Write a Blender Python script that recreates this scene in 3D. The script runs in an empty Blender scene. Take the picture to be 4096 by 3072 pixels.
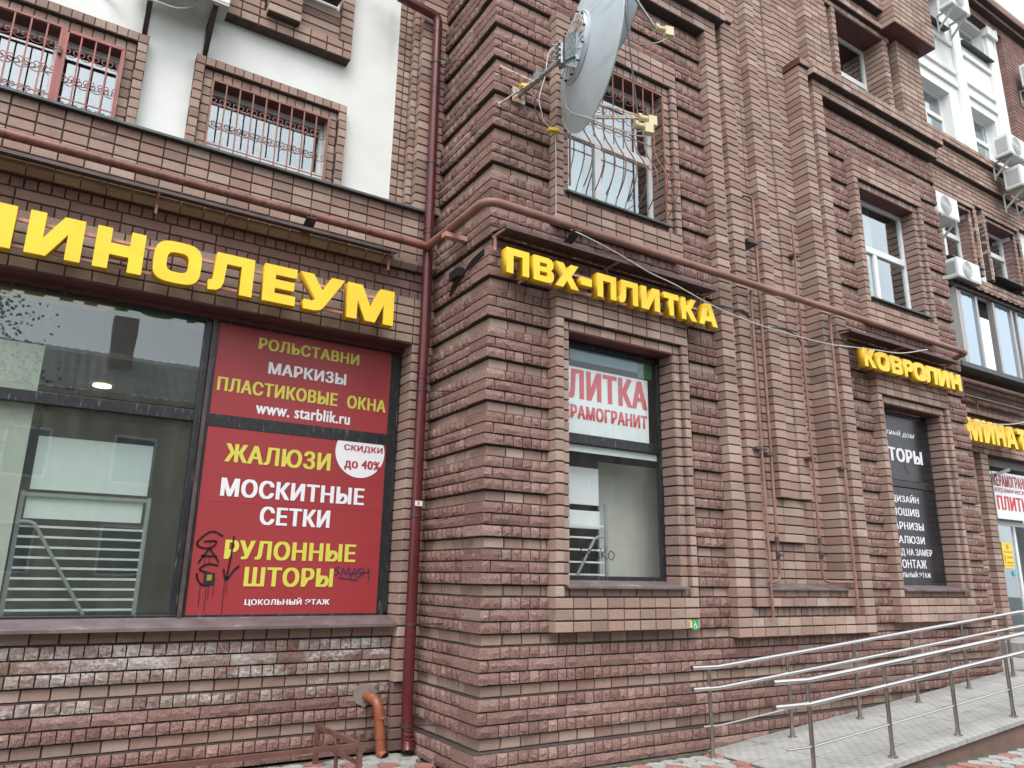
import bpy, bmesh, math, random
from mathutils import Vector, Matrix
random.seed(7)
R=math.radians
sc=bpy.context.scene
COL=sc.collection

# ---------------------------------------------------------------- camera
F_PX=2961.48; CAMC=Vector((-3.31604,-5.72674,1.38628))
ROT=Matrix(((0.8461334584702876,-0.14799309781619796,-0.5120119270640825),
            (-0.5327299076020761,-0.20594734585203114,-0.82084379530017),
            (0.016031718666245698,0.9673074659772192,-0.25309928933392367)))
cd=bpy.data.cameras.new('camera'); cam=bpy.data.objects.new('camera',cd); COL.objects.link(cam)
cd.sensor_width=36.0; cd.sensor_fit='HORIZONTAL'; cd.lens=F_PX/4096*36; cd.clip_start=0.05; cd.clip_end=500
cam.matrix_world=Matrix.Translation(CAMC)@ROT.to_4x4(); sc.camera=cam

# ---------------------------------------------------------------- light
SUN_EL, SUN_AZ = R(58), R(215)
w=bpy.data.worlds.new('World'); sc.world=w; w.use_nodes=True
nt=w.node_tree; nt.nodes.clear()
out=nt.nodes.new('ShaderNodeOutputWorld'); bg=nt.nodes.new('ShaderNodeBackground')
sky=nt.nodes.new('ShaderNodeTexSky'); sky.sky_type='NISHITA'; sky.sun_disc=False
sky.sun_elevation=SUN_EL; sky.sun_rotation=SUN_AZ; sky.air_density=1.0; sky.dust_density=5.0; sky.ozone_density=1.0
hs=nt.nodes.new('ShaderNodeHueSaturation'); hs.inputs['Saturation'].default_value=0.30
tc=nt.nodes.new('ShaderNodeTexCoord'); nz=nt.nodes.new('ShaderNodeTexNoise'); nz.inputs['Scale'].default_value=2.2; nz.inputs['Detail'].default_value=5
mr=nt.nodes.new('ShaderNodeMapRange'); mr.inputs['From Min'].default_value=.35; mr.inputs['From Max'].default_value=.7
mr.inputs['To Min'].default_value=.25; mr.inputs['To Max'].default_value=.75
mxw=nt.nodes.new('ShaderNodeMix'); mxw.data_type='RGBA'
mxw.inputs[7].default_value=(6.4,6.7,7.1,1)
nt.links.new(tc.outputs['Generated'],nz.inputs['Vector']); nt.links.new(nz.outputs['Fac'],mr.inputs['Value'])
nt.links.new(mr.outputs['Result'],mxw.inputs[0])
nt.links.new(sky.outputs[0],hs.inputs['Color']); nt.links.new(hs.outputs[0],mxw.inputs[6])
nt.links.new(mxw.outputs[2],bg.inputs['Color']); bg.inputs['Strength'].default_value=0.15
nt.links.new(bg.outputs[0],out.inputs[0])
sl=bpy.data.lights.new('sun','SUN'); sl.energy=0.8; sl.angle=R(40); sl.color=(1,.97,.93)
so=bpy.data.objects.new('sun',sl); COL.objects.link(so)
# light travels from azimuth (left, in front of the facade)
sd=Vector((-0.45,-0.75,math.tan(SUN_EL)*0.875)).normalized()
so.rotation_euler=sd.to_track_quat('Z','Y').to_euler()
sc.view_settings.view_transform='Standard'; sc.view_settings.look='None'; sc.view_settings.gamma=1.0
sc.view_settings.use_curve_mapping=False
sc.view_settings.exposure=1.05

# ---------------------------------------------------------------- helpers
CH=0.1019344           # brick course height
B=1.343                # wall plane of the two wings (bay wall plane is y=0)

def px(p):
    q=ROT.transposed()@(Vector(p)-CAMC)
    if q.z>-0.05: return None
    return (F_PX*q.x/-q.z/4+512, -F_PX*q.y/-q.z/4+384)

def tag(o,label=None,cat=None,group=None,kind=None):
    if label: o['label']=label
    if cat: o['category']=cat
    if group: o['group']=group
    if kind: o['kind']=kind
    return o
def empty(name,loc,label=None,cat=None,group=None):
    o=bpy.data.objects.new(name,None); COL.objects.link(o); o.location=loc; o.empty_display_size=.1
    tag(o,label,cat,group); o['_w']=0
    del o['_w']
    return o
def link(name,me,mat,parent=None,loc=None):
    if mat is not None and not me.materials: me.materials.append(mat)
    o=bpy.data.objects.new(name,me); COL.objects.link(o)
    if loc is not None: o.location=loc
    if parent is not None:
        o.parent=parent
        o.matrix_parent_inverse=Matrix.Identity(4)
        # children are modelled in world space: undo the chain of parent offsets
        off=Vector((0,0,0)); p=parent
        while p is not None: off+=p.location; p=p.parent
        o.location=Vector(o.location)-off
    return o

class MB:
    """collects shapes in world space and builds one mesh object"""
    def __init__(s): s.v=[]; s.f=[]; s.sm=False
    def add(s,vs,fs):
        n=len(s.v); s.v+= [tuple(x) for x in vs]; s.f+=[tuple(n+i for i in f) for f in fs]; return s
    def box(s,x0,x1,y0,y1,z0,z1):
        vs=[(x0,y0,z0),(x1,y0,z0),(x1,y1,z0),(x0,y1,z0),(x0,y0,z1),(x1,y0,z1),(x1,y1,z1),(x0,y1,z1)]
        return s.add(vs,[(0,3,2,1),(4,5,6,7),(0,1,5,4),(1,2,6,5),(2,3,7,6),(3,0,4,7)])
    def obox(s,c,ax,ay,az,hx,hy,hz):
        c=Vector(c);ax=Vector(ax).normalized()*hx;ay=Vector(ay).normalized()*hy;az=Vector(az).normalized()*hz
        vs=[c+ax*i+ay*j+az*k for k in(-1,1) for (i,j) in((-1,-1),(1,-1),(1,1),(-1,1))]
        return s.add(vs,[(0,3,2,1),(4,5,6,7),(0,1,5,4),(1,2,6,5),(2,3,7,6),(3,0,4,7)])
    def bar(s,a,b,wd,th,up=(0,0,1)):
        a=Vector(a);b=Vector(b);d=(b-a);u=Vector(up)
        if abs(d.normalized().dot(u))>.95: u=Vector((0,1,0))
        sd=d.cross(u).normalized();u2=sd.cross(d).normalized()
        return s.obox((a+b)/2,d,sd,u2,d.length/2,wd/2,th/2)
    def tube(s,pts,r,n=10,caps=True,closed=False):
        pts=[Vector(p) for p in pts]; m=len(pts); base=len(s.v)
        rr=r if isinstance(r,(list,tuple)) else [r]*m
        prev=None
        for i,p in enumerate(pts):
            a=pts[i-1] if (i>0 or closed) else p; b=pts[(i+1)%m] if (i<m-1 or closed) else p
            t=(b-a).normalized()
            if prev is None:
                u=Vector((0,0,1)) if abs(t.z)<.9 else Vector((1,0,0))
                u=(u-t*u.dot(t)).normalized()
            else: u=(prev-t*prev.dot(t)).normalized()
            prev=u; vv=t.cross(u)
            for k in range(n):
                an=2*math.pi*k/n; s.v.append(tuple(p+(u*math.cos(an)+vv*math.sin(an))*rr[i]))
        seg=m if closed else m-1
        for i in range(seg):
            for k in range(n):
                a=base+i*n+k;b2=base+i*n+(k+1)%n;c=base+((i+1)%m)*n+(k+1)%n;d=base+((i+1)%m)*n+k
                s.f.append((a,b2,c,d))
        if caps and not closed:
            s.f.append(tuple(base+k for k in range(n))[::-1]); s.f.append(tuple(base+(m-1)*n+k for k in range(n)))
        s.sm=True
        return s
    def disc(s,c,nrm,r,n=24,th=.003):
        nrm=Vector(nrm).normalized(); return s.tube([Vector(c)-nrm*th/2,Vector(c)+nrm*th/2],r,n)
    def poly(s,pts): return s.add(pts,[tuple(range(len(pts)))])
    def prism(s,pts,vec):
        n=len(pts);v=Vector(vec);vs=[Vector(p) for p in pts]+[Vector(p)+v for p in pts]
        return s.add(vs,[tuple(range(n))[::-1],tuple(range(n,2*n))]+[(i,(i+1)%n,n+(i+1)%n,n+i) for i in range(n)])
    def mesh(s,name):
        me=bpy.data.meshes.new(name); me.from_pydata(s.v,[],s.f); me.update()
        bm=bmesh.new(); bm.from_mesh(me); bmesh.ops.recalc_face_normals(bm,faces=bm.faces); bm.to_mesh(me); bm.free()
        return me
    def build(s,name,mat,parent=None,smooth=None,bevel=0):
        me=s.mesh(name)
        if smooth if smooth is not None else s.sm:
            for p in me.polygons: p.use_smooth=True
            try: me.set_sharp_from_angle(angle=R(40))
            except Exception: pass
        o=link(name,me,mat,parent)
        if bevel:
            m=o.modifiers.new('b','BEVEL'); m.width=bevel; m.segments=2; m.limit_method='ANGLE'
        return o

def smooth_path(pts,rad=.06,n=5):
    """round the corners of a polyline"""
    pts=[Vector(p) for p in pts]; o=[pts[0]]
    for i in range(1,len(pts)-1):
        p=pts[i];a=(pts[i-1]-p);b=(pts[i+1]-p);r=min(rad,a.length*.45,b.length*.45)
        A=p+a.normalized()*r;C=p+b.normalized()*r
        for k in range(n+1):
            t=k/n; o.append(A*(1-t)**2+p*2*t*(1-t)+C*t*t)
    o.append(pts[-1]); return o
def sag(a,b,s,n=10):
    a=Vector(a);b=Vector(b); return [a.lerp(b,i/n)-Vector((0,0,s*4*(i/n)*(1-i/n))) for i in range(n+1)]
def spl(pts,n=6):
    pts=[Vector(p) for p in pts]; P=[pts[0]]+pts+[pts[-1]]; o=[]
    for i in range(1,len(P)-2):
        for k in range(n):
            t=k/n; a,b,c,d=P[i-1],P[i],P[i+1],P[i+2]
            o.append(.5*((2*b)+(c-a)*t+(2*a-5*b+4*c-d)*t*t+(3*b-a-3*c+d)*t**3))
    o.append(pts[-1]); return o

# ---------------------------------------------------------------- materials
def mat(name,col,rough=.6,metal=0.,noise=0.,nscale=8.,bump=0.,bscale=60.,spec=.5,stain=None,coords='Object'):
    m=bpy.data.materials.new(name); m.use_nodes=True; t=m.node_tree; b=t.nodes['Principled BSDF']
    b.inputs['Roughness'].default_value=rough; b.inputs['Metallic'].default_value=metal
    b.inputs['Specular IOR Level'].default_value=spec
    base=(*col,1)
    b.inputs['Base Color'].default_value=base
    geo=t.nodes.new('ShaderNodeNewGeometry'); src=geo.outputs['Position']
    last=None
    if noise>0:
        n=t.nodes.new('ShaderNodeTexNoise'); n.inputs['Scale'].default_value=nscale; n.inputs['Detail'].default_value=6
        t.links.new(src,n.inputs['Vector'])
        r=t.nodes.new('ShaderNodeMapRange'); r.inputs['From Min'].default_value=.3;r.inputs['From Max'].default_value=.7
        r.inputs['To Min'].default_value=1-noise;r.inputs['To Max'].default_value=1+noise
        t.links.new(n.outputs['Fac'],r.inputs['Value'])
        x=t.nodes.new('ShaderNodeMix'); x.data_type='RGBA'; x.blend_type='MULTIPLY'; x.inputs[0].default_value=1
        x.inputs[6].default_value=base; cmb=t.nodes.new('ShaderNodeCombineColor')
        for i in range(3): t.links.new(r.outputs[0],cmb.inputs[i])
        t.links.new(cmb.outputs[0],x.inputs[7]); last=x.outputs[2]
    if stain:
        scol,th,ssc,amt=stain
        n=t.nodes.new('ShaderNodeTexNoise'); n.inputs['Detail'].default_value=8
        mp=t.nodes.new('ShaderNodeMapping'); mp.inputs['Scale'].default_value=ssc
        t.links.new(src,mp.inputs['Vector']); t.links.new(mp.outputs[0],n.inputs['Vector']); n.inputs['Scale'].default_value=1
        r=t.nodes.new('ShaderNodeMapRange'); r.inputs['From Min'].default_value=th;r.inputs['From Max'].default_value=th+.12
        r.inputs['To Max'].default_value=amt
        t.links.new(n.outputs['Fac'],r.inputs['Value'])
        x=t.nodes.new('ShaderNodeMix'); x.data_type='RGBA'; t.links.new(r.outputs[0],x.inputs[0])
        if last: t.links.new(last,x.inputs[6])
        else: x.inputs[6].default_value=base
        x.inputs[7].default_value=(*scol,1); last=x.outputs[2]
    if last: t.links.new(last,b.inputs['Base Color'])
    if bump>0:
        n=t.nodes.new('ShaderNodeTexNoise'); n.inputs['Scale'].default_value=bscale; n.inputs['Detail'].default_value=6
        t.links.new(src,n.inputs['Vector'])
        bp=t.nodes.new('ShaderNodeBump'); bp.inputs['Strength'].default_value=bump; bp.inputs['Distance'].default_value=.01
        t.links.new(n.outputs['Fac'],bp.inputs['Height']); t.links.new(bp.outputs[0],b.inputs['Normal'])
    return m

def brick_mat(name,cols,speck,bump,bscale,efl=0.,eth=.62,dark=0.):
    """per-brick tone from an attribute / object random, grain, efflorescence and soot"""
    m=bpy.data.materials.new(name); m.use_nodes=True; t=m.node_tree; b=t.nodes['Principled BSDF']
    b.inputs['Roughness'].default_value=.9; b.inputs['Specular IOR Level'].default_value=.25
    at=t.nodes.new('ShaderNodeAttribute'); at.attribute_name='tone'
    oi=t.nodes.new('ShaderNodeObjectInfo'); ad=t.nodes.new('ShaderNodeMath'); ad.operation='ADD'
    t.links.new(at.outputs['Fac'],ad.inputs[0]); t.links.new(oi.outputs['Random'],ad.inputs[1])
    fr=t.nodes.new('ShaderNodeMath'); fr.operation='FRACT'; t.links.new(ad.outputs[0],fr.inputs[0])
    cr=t.nodes.new('ShaderNodeValToRGB'); cr.color_ramp.interpolation='LINEAR'
    els=cr.color_ramp.elements
    while len(els)<len(cols): els.new(.5)
    for i,cc in enumerate(cols): els[i].position=i/(len(cols)-1); els[i].color=(*cc,1)
    t.links.new(fr.outputs[0],cr.inputs[0])
    geo=t.nodes.new('ShaderNodeNewGeometry')
    def noise(scale,detail=6,rough=.6,mapping=None):
        n=t.nodes.new('ShaderNodeTexNoise'); n.inputs['Scale'].default_value=scale; n.inputs['Detail'].default_value=detail; n.inputs['Roughness'].default_value=rough
        if mapping:
            mp=t.nodes.new('ShaderNodeMapping'); mp.inputs['Scale'].default_value=mapping; t.links.new(geo.outputs['Position'],mp.inputs['Vector']); t.links.new(mp.outputs[0],n.inputs['Vector'])
        else: t.links.new(geo.outputs['Position'],n.inputs['Vector'])
        return n
    def rng(n,a,bb,c0,c1):
        r=t.nodes.new('ShaderNodeMapRange'); r.inputs[1].default_value=a;r.inputs[2].default_value=bb;r.inputs[3].default_value=c0;r.inputs[4].default_value=c1
        t.links.new(n,r.inputs[0]); return r.outputs[0]
    def mulc(c,fac):
        x=t.nodes.new('ShaderNodeMix'); x.data_type='RGBA'; x.blend_type='MULTIPLY'; x.inputs[0].default_value=1
        cmb=t.nodes.new('ShaderNodeCombineColor')
        for i in range(3): t.links.new(fac,cmb.inputs[i])
        t.links.new(c,x.inputs[6]); t.links.new(cmb.outputs[0],x.inputs[7]); return x.outputs[2]
    c=cr.outputs[0]
    n1=noise(70,4,.7); c=mulc(c,rng(n1.outputs['Fac'],.25,.75,1-speck,1+speck))
    n2=noise(1.3,5); c=mulc(c,rng(n2.outputs['Fac'],.3,.7,.88,1.1))
    if efl>0:
        n3=noise(1,7,.65,(2.2,2.2,5.)); n4=noise(38,4)
        mu=t.nodes.new('ShaderNodeMath'); mu.operation='MULTIPLY'
        t.links.new(rng(n3.outputs['Fac'],eth,eth+.12,0,efl),mu.inputs[0]); t.links.new(rng(n4.outputs['Fac'],.38,.62,.15,1),mu.inputs[1])
        x=t.nodes.new('ShaderNodeMix'); x.data_type='RGBA'; t.links.new(mu.outputs[0],x.inputs[0]); t.links.new(c,x.inputs[6]); x.inputs[7].default_value=(.58,.55,.52,1); c=x.outputs[2]
    if dark>0:
        n5=noise(1,6,.6,(3.1,3.1,1.6)); 
        x=t.nodes.new('ShaderNodeMix'); x.data_type='RGBA'; t.links.new(rng(n5.outputs['Fac'],.56,.74,0,dark),x.inputs[0]); t.links.new(c,x.inputs[6]); x.inputs[7].default_value=(.09,.06,.052,1); c=x.outputs[2]
    t.links.new(c,b.inputs['Base Color'])
    nb=noise(bscale,8,.7); bp=t.nodes.new('ShaderNodeBump'); bp.inputs['Strength'].default_value=bump; bp.inputs['Distance'].default_value=.012
    t.links.new(nb.outputs['Fac'],bp.inputs['Height']); t.links.new(bp.outputs[0],b.inputs['Normal'])
    return m

M={}
M['smooth']=brick_mat('smooth_brick',[(.26,.175,.145),(.38,.27,.22),(.31,.205,.17),(.45,.34,.285),(.28,.20,.17),(.36,.235,.19),(.41,.31,.255),(.30,.185,.15)],.18,.3,90,efl=.45,eth=.62,dark=.3)
M['rock']=brick_mat('rock_faced_brick',[(.185,.108,.093),(.30,.185,.16),(.22,.128,.112),(.34,.23,.20),(.25,.148,.127),(.28,.17,.15)],.60,1.,42,efl=.25,eth=.66,dark=.3)
M['rock_salt']=brick_mat('rock_faced_brick_salted',[(.22,.14,.12),(.31,.235,.205),(.215,.125,.108),(.34,.29,.255),(.25,.145,.125)],.58,1.,42,efl=1.,eth=.48,dark=.2)
M['smooth_salt']=brick_mat('smooth_brick_salted',[(.31,.21,.17),(.38,.27,.22),(.33,.22,.18),(.40,.31,.27)],.16,.3,80,efl=.8,eth=.55,dark=.3)
M['red']=brick_mat('dark_red_brick',[(.20,.12,.105),(.26,.16,.14),(.22,.13,.115),(.28,.18,.155)],.16,.3,80,efl=.3,eth=.6,dark=.3)
M['tan']=brick_mat('tan_brick',[(.34,.26,.205),(.40,.31,.25),(.31,.225,.18),(.37,.28,.22)],.16,.3,80,efl=.3,eth=.62,dark=.35)
M['split']=brick_mat('split_face_brick',[(.24,.165,.14),(.30,.21,.18),(.26,.18,.155),(.33,.235,.20)],.40,1.,50,efl=.2,eth=.66,dark=.3)
M['mortar']=mat('mortar',(.062,.046,.041),.95,noise=.25,nscale=12)
M['plaster']=mat('white_plaster',(.76,.78,.75),.85,noise=.05,nscale=2.5,bump=.12,bscale=35,stain=((.45,.46,.44),.64,(4,4,.55),.28))
M['soffit']=mat('dark_red_paint',(.115,.038,.036),.55,noise=.2,nscale=6,stain=((.3,.17,.15),.66,(14,14,40),.6))
M['galv']=mat('grey_flashing',(.085,.10,.10),.5,.4,noise=.25,nscale=9)
M['sill']=mat('dusty_brown_sill',(.16,.125,.125),.55,.2,noise=.3,nscale=5,stain=((.33,.30,.28),.6,(6,6,20),.6))
M['blackframe']=mat('black_window_frame',(.018,.02,.023),.35,noise=.3,nscale=14,stain=((.22,.22,.21),.60,(60,60,7),.6))
M['whiteframe']=mat('white_window_frame',(.74,.76,.77),.35,noise=.04)
M['greyframe']=mat('grey_aluminium_frame',(.42,.41,.41),.35,.3)
M['gas']=mat('painted_gas_pipe',(.25,.125,.098),.5,noise=.25,nscale=3,stain=((.38,.27,.18),.63,(9,9,9),.6),bump=.1,bscale=50)
M['gasdark']=mat('rusty_gas_pipe',(.21,.085,.062),.45,noise=.35,nscale=4,stain=((.06,.035,.03),.55,(22,22,3),.7),bump=.15,bscale=50)
M['down']=mat('burgundy_downpipe',(.098,.019,.022),.22,noise=.12,nscale=3,stain=((.26,.12,.11),.7,(4,4,2),.4))
M['drain']=mat('orange_sewer_pipe',(.25,.078,.040),.38,noise=.3,nscale=7,stain=((.45,.30,.24),.6,(16,16,4),.7))
M['bronzegrille']=mat('copper_painted_grille',(.27,.115,.08),.5,noise=.15)
M['redgrille']=mat('red_painted_grille',(.34,.11,.095),.5,noise=.2)
M['yellow']=mat('yellow_acrylic_letter',(.88,.62,.025),.4,noise=.06,nscale=5)
M['yellowside']=mat('yellow_letter_side',(.72,.42,.012),.4,noise=.05)
M['signrail']=mat('pink_primer_rail',(.52,.27,.22),.55,noise=.15)
M['canopy']=mat('brown_steel_canopy',(.075,.05,.05),.5,noise=.3,stain=((.2,.13,.11),.6,(20,20,20),.6))
M['steel']=mat('polished_steel',(.66,.64,.62),.16,1.,noise=.05)
M['steelpost']=mat('steel_post',(.40,.37,.34),.28,1.,noise=.15)
M['dish']=mat('dish_enamel',(.50,.57,.60),.42,noise=.07,nscale=4,stain=((.30,.34,.35),.56,(2,2,9),.35))
M['galvsteel']=mat('galvanised_steel',(.33,.37,.39),.45,.6,noise=.35,nscale=30,stain=((.32,.13,.05),.6,(25,25,25),.9))
M['rust']=mat('rusty_white_bracket',(.55,.50,.43),.7,noise=.2,nscale=20,stain=((.36,.14,.045),.5,(22,22,22),1.))
M['cream']=mat('cream_plastic',(.66,.58,.36),.4,noise=.05)
M['yellowbox']=mat('yellow_plastic_box',(.75,.53,.05),.4)
M['black']=mat('black_rubber',(.015,.015,.017),.5)
M['whitecable']=mat('white_cable',(.55,.53,.50),.5)
M['acwhite']=mat('air_conditioner_casing',(.72,.74,.74),.35,noise=.04,stain=((.4,.4,.38),.65,(5,5,9),.4))
M['acgrey']=mat('air_conditioner_base',(.45,.47,.44),.5,noise=.1,stain=((.15,.14,.12),.63,(12,12,12),.6))
M['fan']=mat('air_conditioner_fan_grille',(.30,.32,.32),.5)
M['bracket']=mat('brown_bracket',(.05,.035,.032),.5,noise=.2)
M['postred']=mat('red_poster_film',(.33,.036,.042),.42,noise=.05,nscale=1.5)
M['txy']=mat('yellow_print',(.66,.62,.09),.5)
M['txw']=mat('white_print',(.80,.81,.84),.5)
M['txr']=mat('red_print',(.62,.045,.06),.5)
M['txdr']=mat('dark_red_print',(.40,.03,.05),.5)
M['filmwhite']=mat('white_window_film',(.80,.85,.85),.45,noise=.03)
M['filmblack']=mat('black_window_film',(.022,.023,.027),.25,noise=.3,nscale=3)
M['green']=mat('green_window_film',(.02,.16,.05),.4)
M['ochre']=mat('ochre_window_film',(.33,.24,.04),.4)
M['teal']=mat('teal_window_film',(.10,.27,.30),.4)
M['spray']=mat('black_spray_paint',(.02,.012,.014),.4)
M['sprayblue']=mat('blue_spray_paint',(.035,.04,.12),.4)
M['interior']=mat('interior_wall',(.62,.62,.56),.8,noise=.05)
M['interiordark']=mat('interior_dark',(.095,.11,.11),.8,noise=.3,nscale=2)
M['curtain']=mat('lace_curtain',(.62,.64,.66),.9,noise=.12,nscale=9)
M['flat']=mat('grey_paint',(.30,.33,.34),.45)
M['board']=mat('white_board',(.84,.88,.89),.45)
M['fence']=mat('brown_painted_tube',(.14,.065,.052),.45,noise=.2,nscale=8,stain=((.3,.2,.17),.68,(20,20,20),.6))
M['ramptile']=mat('ramp_tile',(.34,.345,.33),.8,noise=.12,nscale=5,bump=.15,bscale=40,stain=((.10,.10,.09),.66,(1.5,4,4),.7))
M['kerb']=mat('brown_kerb',(.19,.115,.095),.8,noise=.2,nscale=5)
M['paveg']=mat('grey_paver',(.33,.335,.31),.85,noise=.2,nscale=9,bump=.3,bscale=40,stain=((.12,.13,.09),.6,(7,7,7),.7))
M['pavep']=mat('pink_paver',(.32,.145,.12),.85,noise=.2,nscale=9,bump=.3,bscale=40,stain=((.15,.10,.08),.62,(7,7,7),.6))
M['dirt']=mat('dirty_sand_bed',(.085,.08,.06),.95,noise=.4,nscale=14,bump=.5,bscale=60)
M['asphalt']=mat('asphalt',(.06,.06,.06),.9,noise=.2,nscale=20,bump=.3)
M['oppwall']=mat('pale_yellow_render',(.42,.38,.27),.85,noise=.12,nscale=.7)
M['opproof']=mat('grey_corrugated_roof',(.20,.20,.19),.8,noise=.2,nscale=1)
M['oppglass']=mat('far_window_glass',(.08,.10,.13),.15)
M['bark']=mat('bark',(.07,.05,.035),.9,noise=.3)
M['leaf']=mat('birch_leaf',(.05,.10,.02),.6,noise=.3,nscale=3)
M['cornice']=M['smooth']
M['signgreen']=mat('green_sign',(.03,.30,.12),.4)
M['noticey']=mat('yellow_notice',(.80,.66,.05),.4)
M['cyan']=mat('cyan_sticker',(.02,.45,.60),.4)
M['orange']=mat('orange_print',(.75,.25,.03),.4)
M['loggiaglass']=mat('bluish_mirror_film',(.40,.50,.56),.06,.75)

def emis(name,col,s):
    m=bpy.data.materials.new(name); m.use_nodes=True; b=m.node_tree.nodes['Principled BSDF']
    b.inputs['Base Color'].default_value=(*col,1); b.inputs['Emission Color'].default_value=(*col,1); b.inputs['Emission Strength'].default_value=s
    return m
M['lamp']=emis('warm_ceiling_lamp',(1,.86,.45),2.2)

def glass(name,refl,tint,dirt=0.,base=(.35,.37,.36)):
    m=bpy.data.materials.new(name); m.use_nodes=True; t=m.node_tree; t.nodes.clear()
    o=t.nodes.new('ShaderNodeOutputMaterial'); tr=t.nodes.new('ShaderNodeBsdfTransparent'); tr.inputs[0].default_value=(*tint,1)
    gl=t.nodes.new('ShaderNodeBsdfGlossy'); gl.inputs['Roughness'].default_value=.012; gl.inputs[0].default_value=(.95,.98,1,1)
    fr=t.nodes.new('ShaderNodeLayerWeight'); fr.inputs[0].default_value=.5
    pw=t.nodes.new('ShaderNodeMath'); pw.operation='POWER'; pw.inputs[1].default_value=4.0; t.links.new(fr.outputs['Facing'],pw.inputs[0])
    ad=t.nodes.new('ShaderNodeMath'); ad.operation='ADD'; ad.use_clamp=True; ad.inputs[1].default_value=refl
    t.links.new(pw.outputs[0],ad.inputs[0]); mx=t.nodes.new('ShaderNodeMixShader'); t.links.new(ad.outputs[0],mx.inputs[0])
    t.links.new(tr.outputs[0],mx.inputs[1]); t.links.new(gl.outputs[0],mx.inputs[2]); last=mx.outputs[0]
    geo=t.nodes.new('ShaderNodeNewGeometry')
    wv=t.nodes.new('ShaderNodeTexNoise'); wv.inputs['Scale'].default_value=1.4; t.links.new(geo.outputs['Position'],wv.inputs['Vector'])
    bp=t.nodes.new('ShaderNodeBump'); bp.inputs['Strength'].default_value=.04; bp.inputs['Distance'].default_value=.02
    t.links.new(wv.outputs['Fac'],bp.inputs['Height']); t.links.new(bp.outputs[0],gl.inputs['Normal'])
    if dirt>0:
        df=t.nodes.new('ShaderNodeBsdfDiffuse'); df.inputs[0].default_value=(*base,1)
        mp=t.nodes.new('ShaderNodeMapping'); mp.inputs['Scale'].default_value=(9,9,1.3); n=t.nodes.new('ShaderNodeTexNoise'); n.inputs['Scale'].default_value=1; n.inputs['Detail'].default_value=8
        t.links.new(geo.outputs['Position'],mp.inputs[0]); t.links.new(mp.outputs[0],n.inputs['Vector'])
        r=t.nodes.new('ShaderNodeMapRange'); r.inputs[1].default_value=.35; r.inputs[2].default_value=.75; r.inputs[3].default_value=dirt*.35; r.inputs[4].default_value=dirt
        t.links.new(n.outputs['Fac'],r.inputs[0]); m2=t.nodes.new('ShaderNodeMixShader'); t.links.new(r.outputs[0],m2.inputs[0])
        t.links.new(last,m2.inputs[1]); t.links.new(df.outputs[0],m2.inputs[2]); last=m2.outputs[0]
    t.links.new(last,o.inputs[0]); return m
M['glass']=glass('window_glass',.24,(.80,.88,.88))
M['shopglass']=glass('dusty_shop_glass',.085,(.90,.94,.92),dirt=.07,base=(.36,.38,.36))
M['clearshopglass']=glass('clean_shop_glass',.035,(.97,.985,.98),dirt=.04)

# ---------------------------------------------------------------- things of the building
left=empty('shop_wing',(-3.5,B,-.2),'brick wing with white plaster above, behind the ЛИНОЛЕУМ sign and the big shop window','building')
bay=empty('projecting_bay',(4.2,0,-.2),'projecting brick bay with rusticated corner and tall shop windows, between the downpipe and the entrance','building')
right=empty('entrance_wing',(12.5,B,-.2),'far wing with shop entrance, glazed balcony and white plastered upper storeys at the right','building')

# ---------------------------------------------------------------- brickwork
BR={}     # (thing,kind) -> list of bricks
CORE={}
def rec(thing,kind,m,o,dims,axis,rough):
    BR.setdefault((thing.name,kind),[]).append((thing,m,o,dims,axis,rough))
def core(thing,*b): CORE.setdefault(thing.name,(thing,MB()))[1].box(*b)
JH=.0145; JV=.0115
def row(thing,axis,a0,a1,f,back,k,pitch,phase,rough,m,first=None,zo=0.,h=1.,inset=.014,skipcore=False,jit=.002):
    """one course of bricks. axis 'F': runs along x at y=f facing -y; axis 'L': runs along y at x=f facing -x"""
    z0=k*CH+JH/2+zo; hh=CH*h-JH
    cuts=[a0]
    if first: cuts.append(a0+first)
    if pitch>0:
        n=math.floor((cuts[-1]-phase)/pitch)+1
        while True:
            x=phase+n*pitch; n+=1
            if x<=cuts[-1]+.03: continue
            if x>=a1-.03: break
            cuts.append(x)
    cuts.append(a1)
    kind='rock_faced_brick' if rough else 'brick'
    for i in range(len(cuts)-1):
        u0=cuts[i]+(JV/2 if i>0 else 0); u1=cuts[i+1]-(JV/2 if i<len(cuts)-2 else 0)
        j=random.uniform(-jit,jit)
        if axis=='F': o=(u0,f+j,z0)
        else: o=(f+j,u1,z0)
        rec(thing,kind,m,o,(u1-u0,back-f-j,hh),axis,rough)
    if not skipcore:
        e=.006
        if rough: inset=.026
        if axis=='F': core(thing,a0+e,a1-e,f+inset,back,k*CH+zo,(k+h)*CH+zo)
        else: core(thing,f+inset,back,a0+e,a1-e,k*CH+zo,(k+h)*CH+zo)
def blk(thing,a0,a1,f,back,k0,k1,pitch=.2,phase=0.,m='smooth',rough=False,axis='F',**kw):
    for k in range(k0,k1): row(thing,axis,a0,a1,f,back,k,pitch,phase,rough,m,**kw)
def rust(thing,a0,a1,base,back,k0,k1,corner=False,axis='F',ph=0.,mr='rock',ms='smooth',off=.05,endout=0.):
    """banded rustication: one smooth course set back, three rock-faced courses proud"""
    for k in range(k0,k1):
        q=k%4
        if q==0: row(thing,axis,a0 if not corner else a0,a1,base,back,k,.2,ph,False,ms if not callable(ms) else ms(k))
        else:
            s=a0-(off if corner else 0); e=a1+endout
            mm=mr if not callable(mr) else mr(k)
            if q==2: row(thing,axis,s,e,base-off,back,k,.4,ph+.04,True,mm)
            else: row(thing,axis,s,e,base-off,back,k,.1,ph+.056,True,mm,first=(.205 if corner else None))

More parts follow.
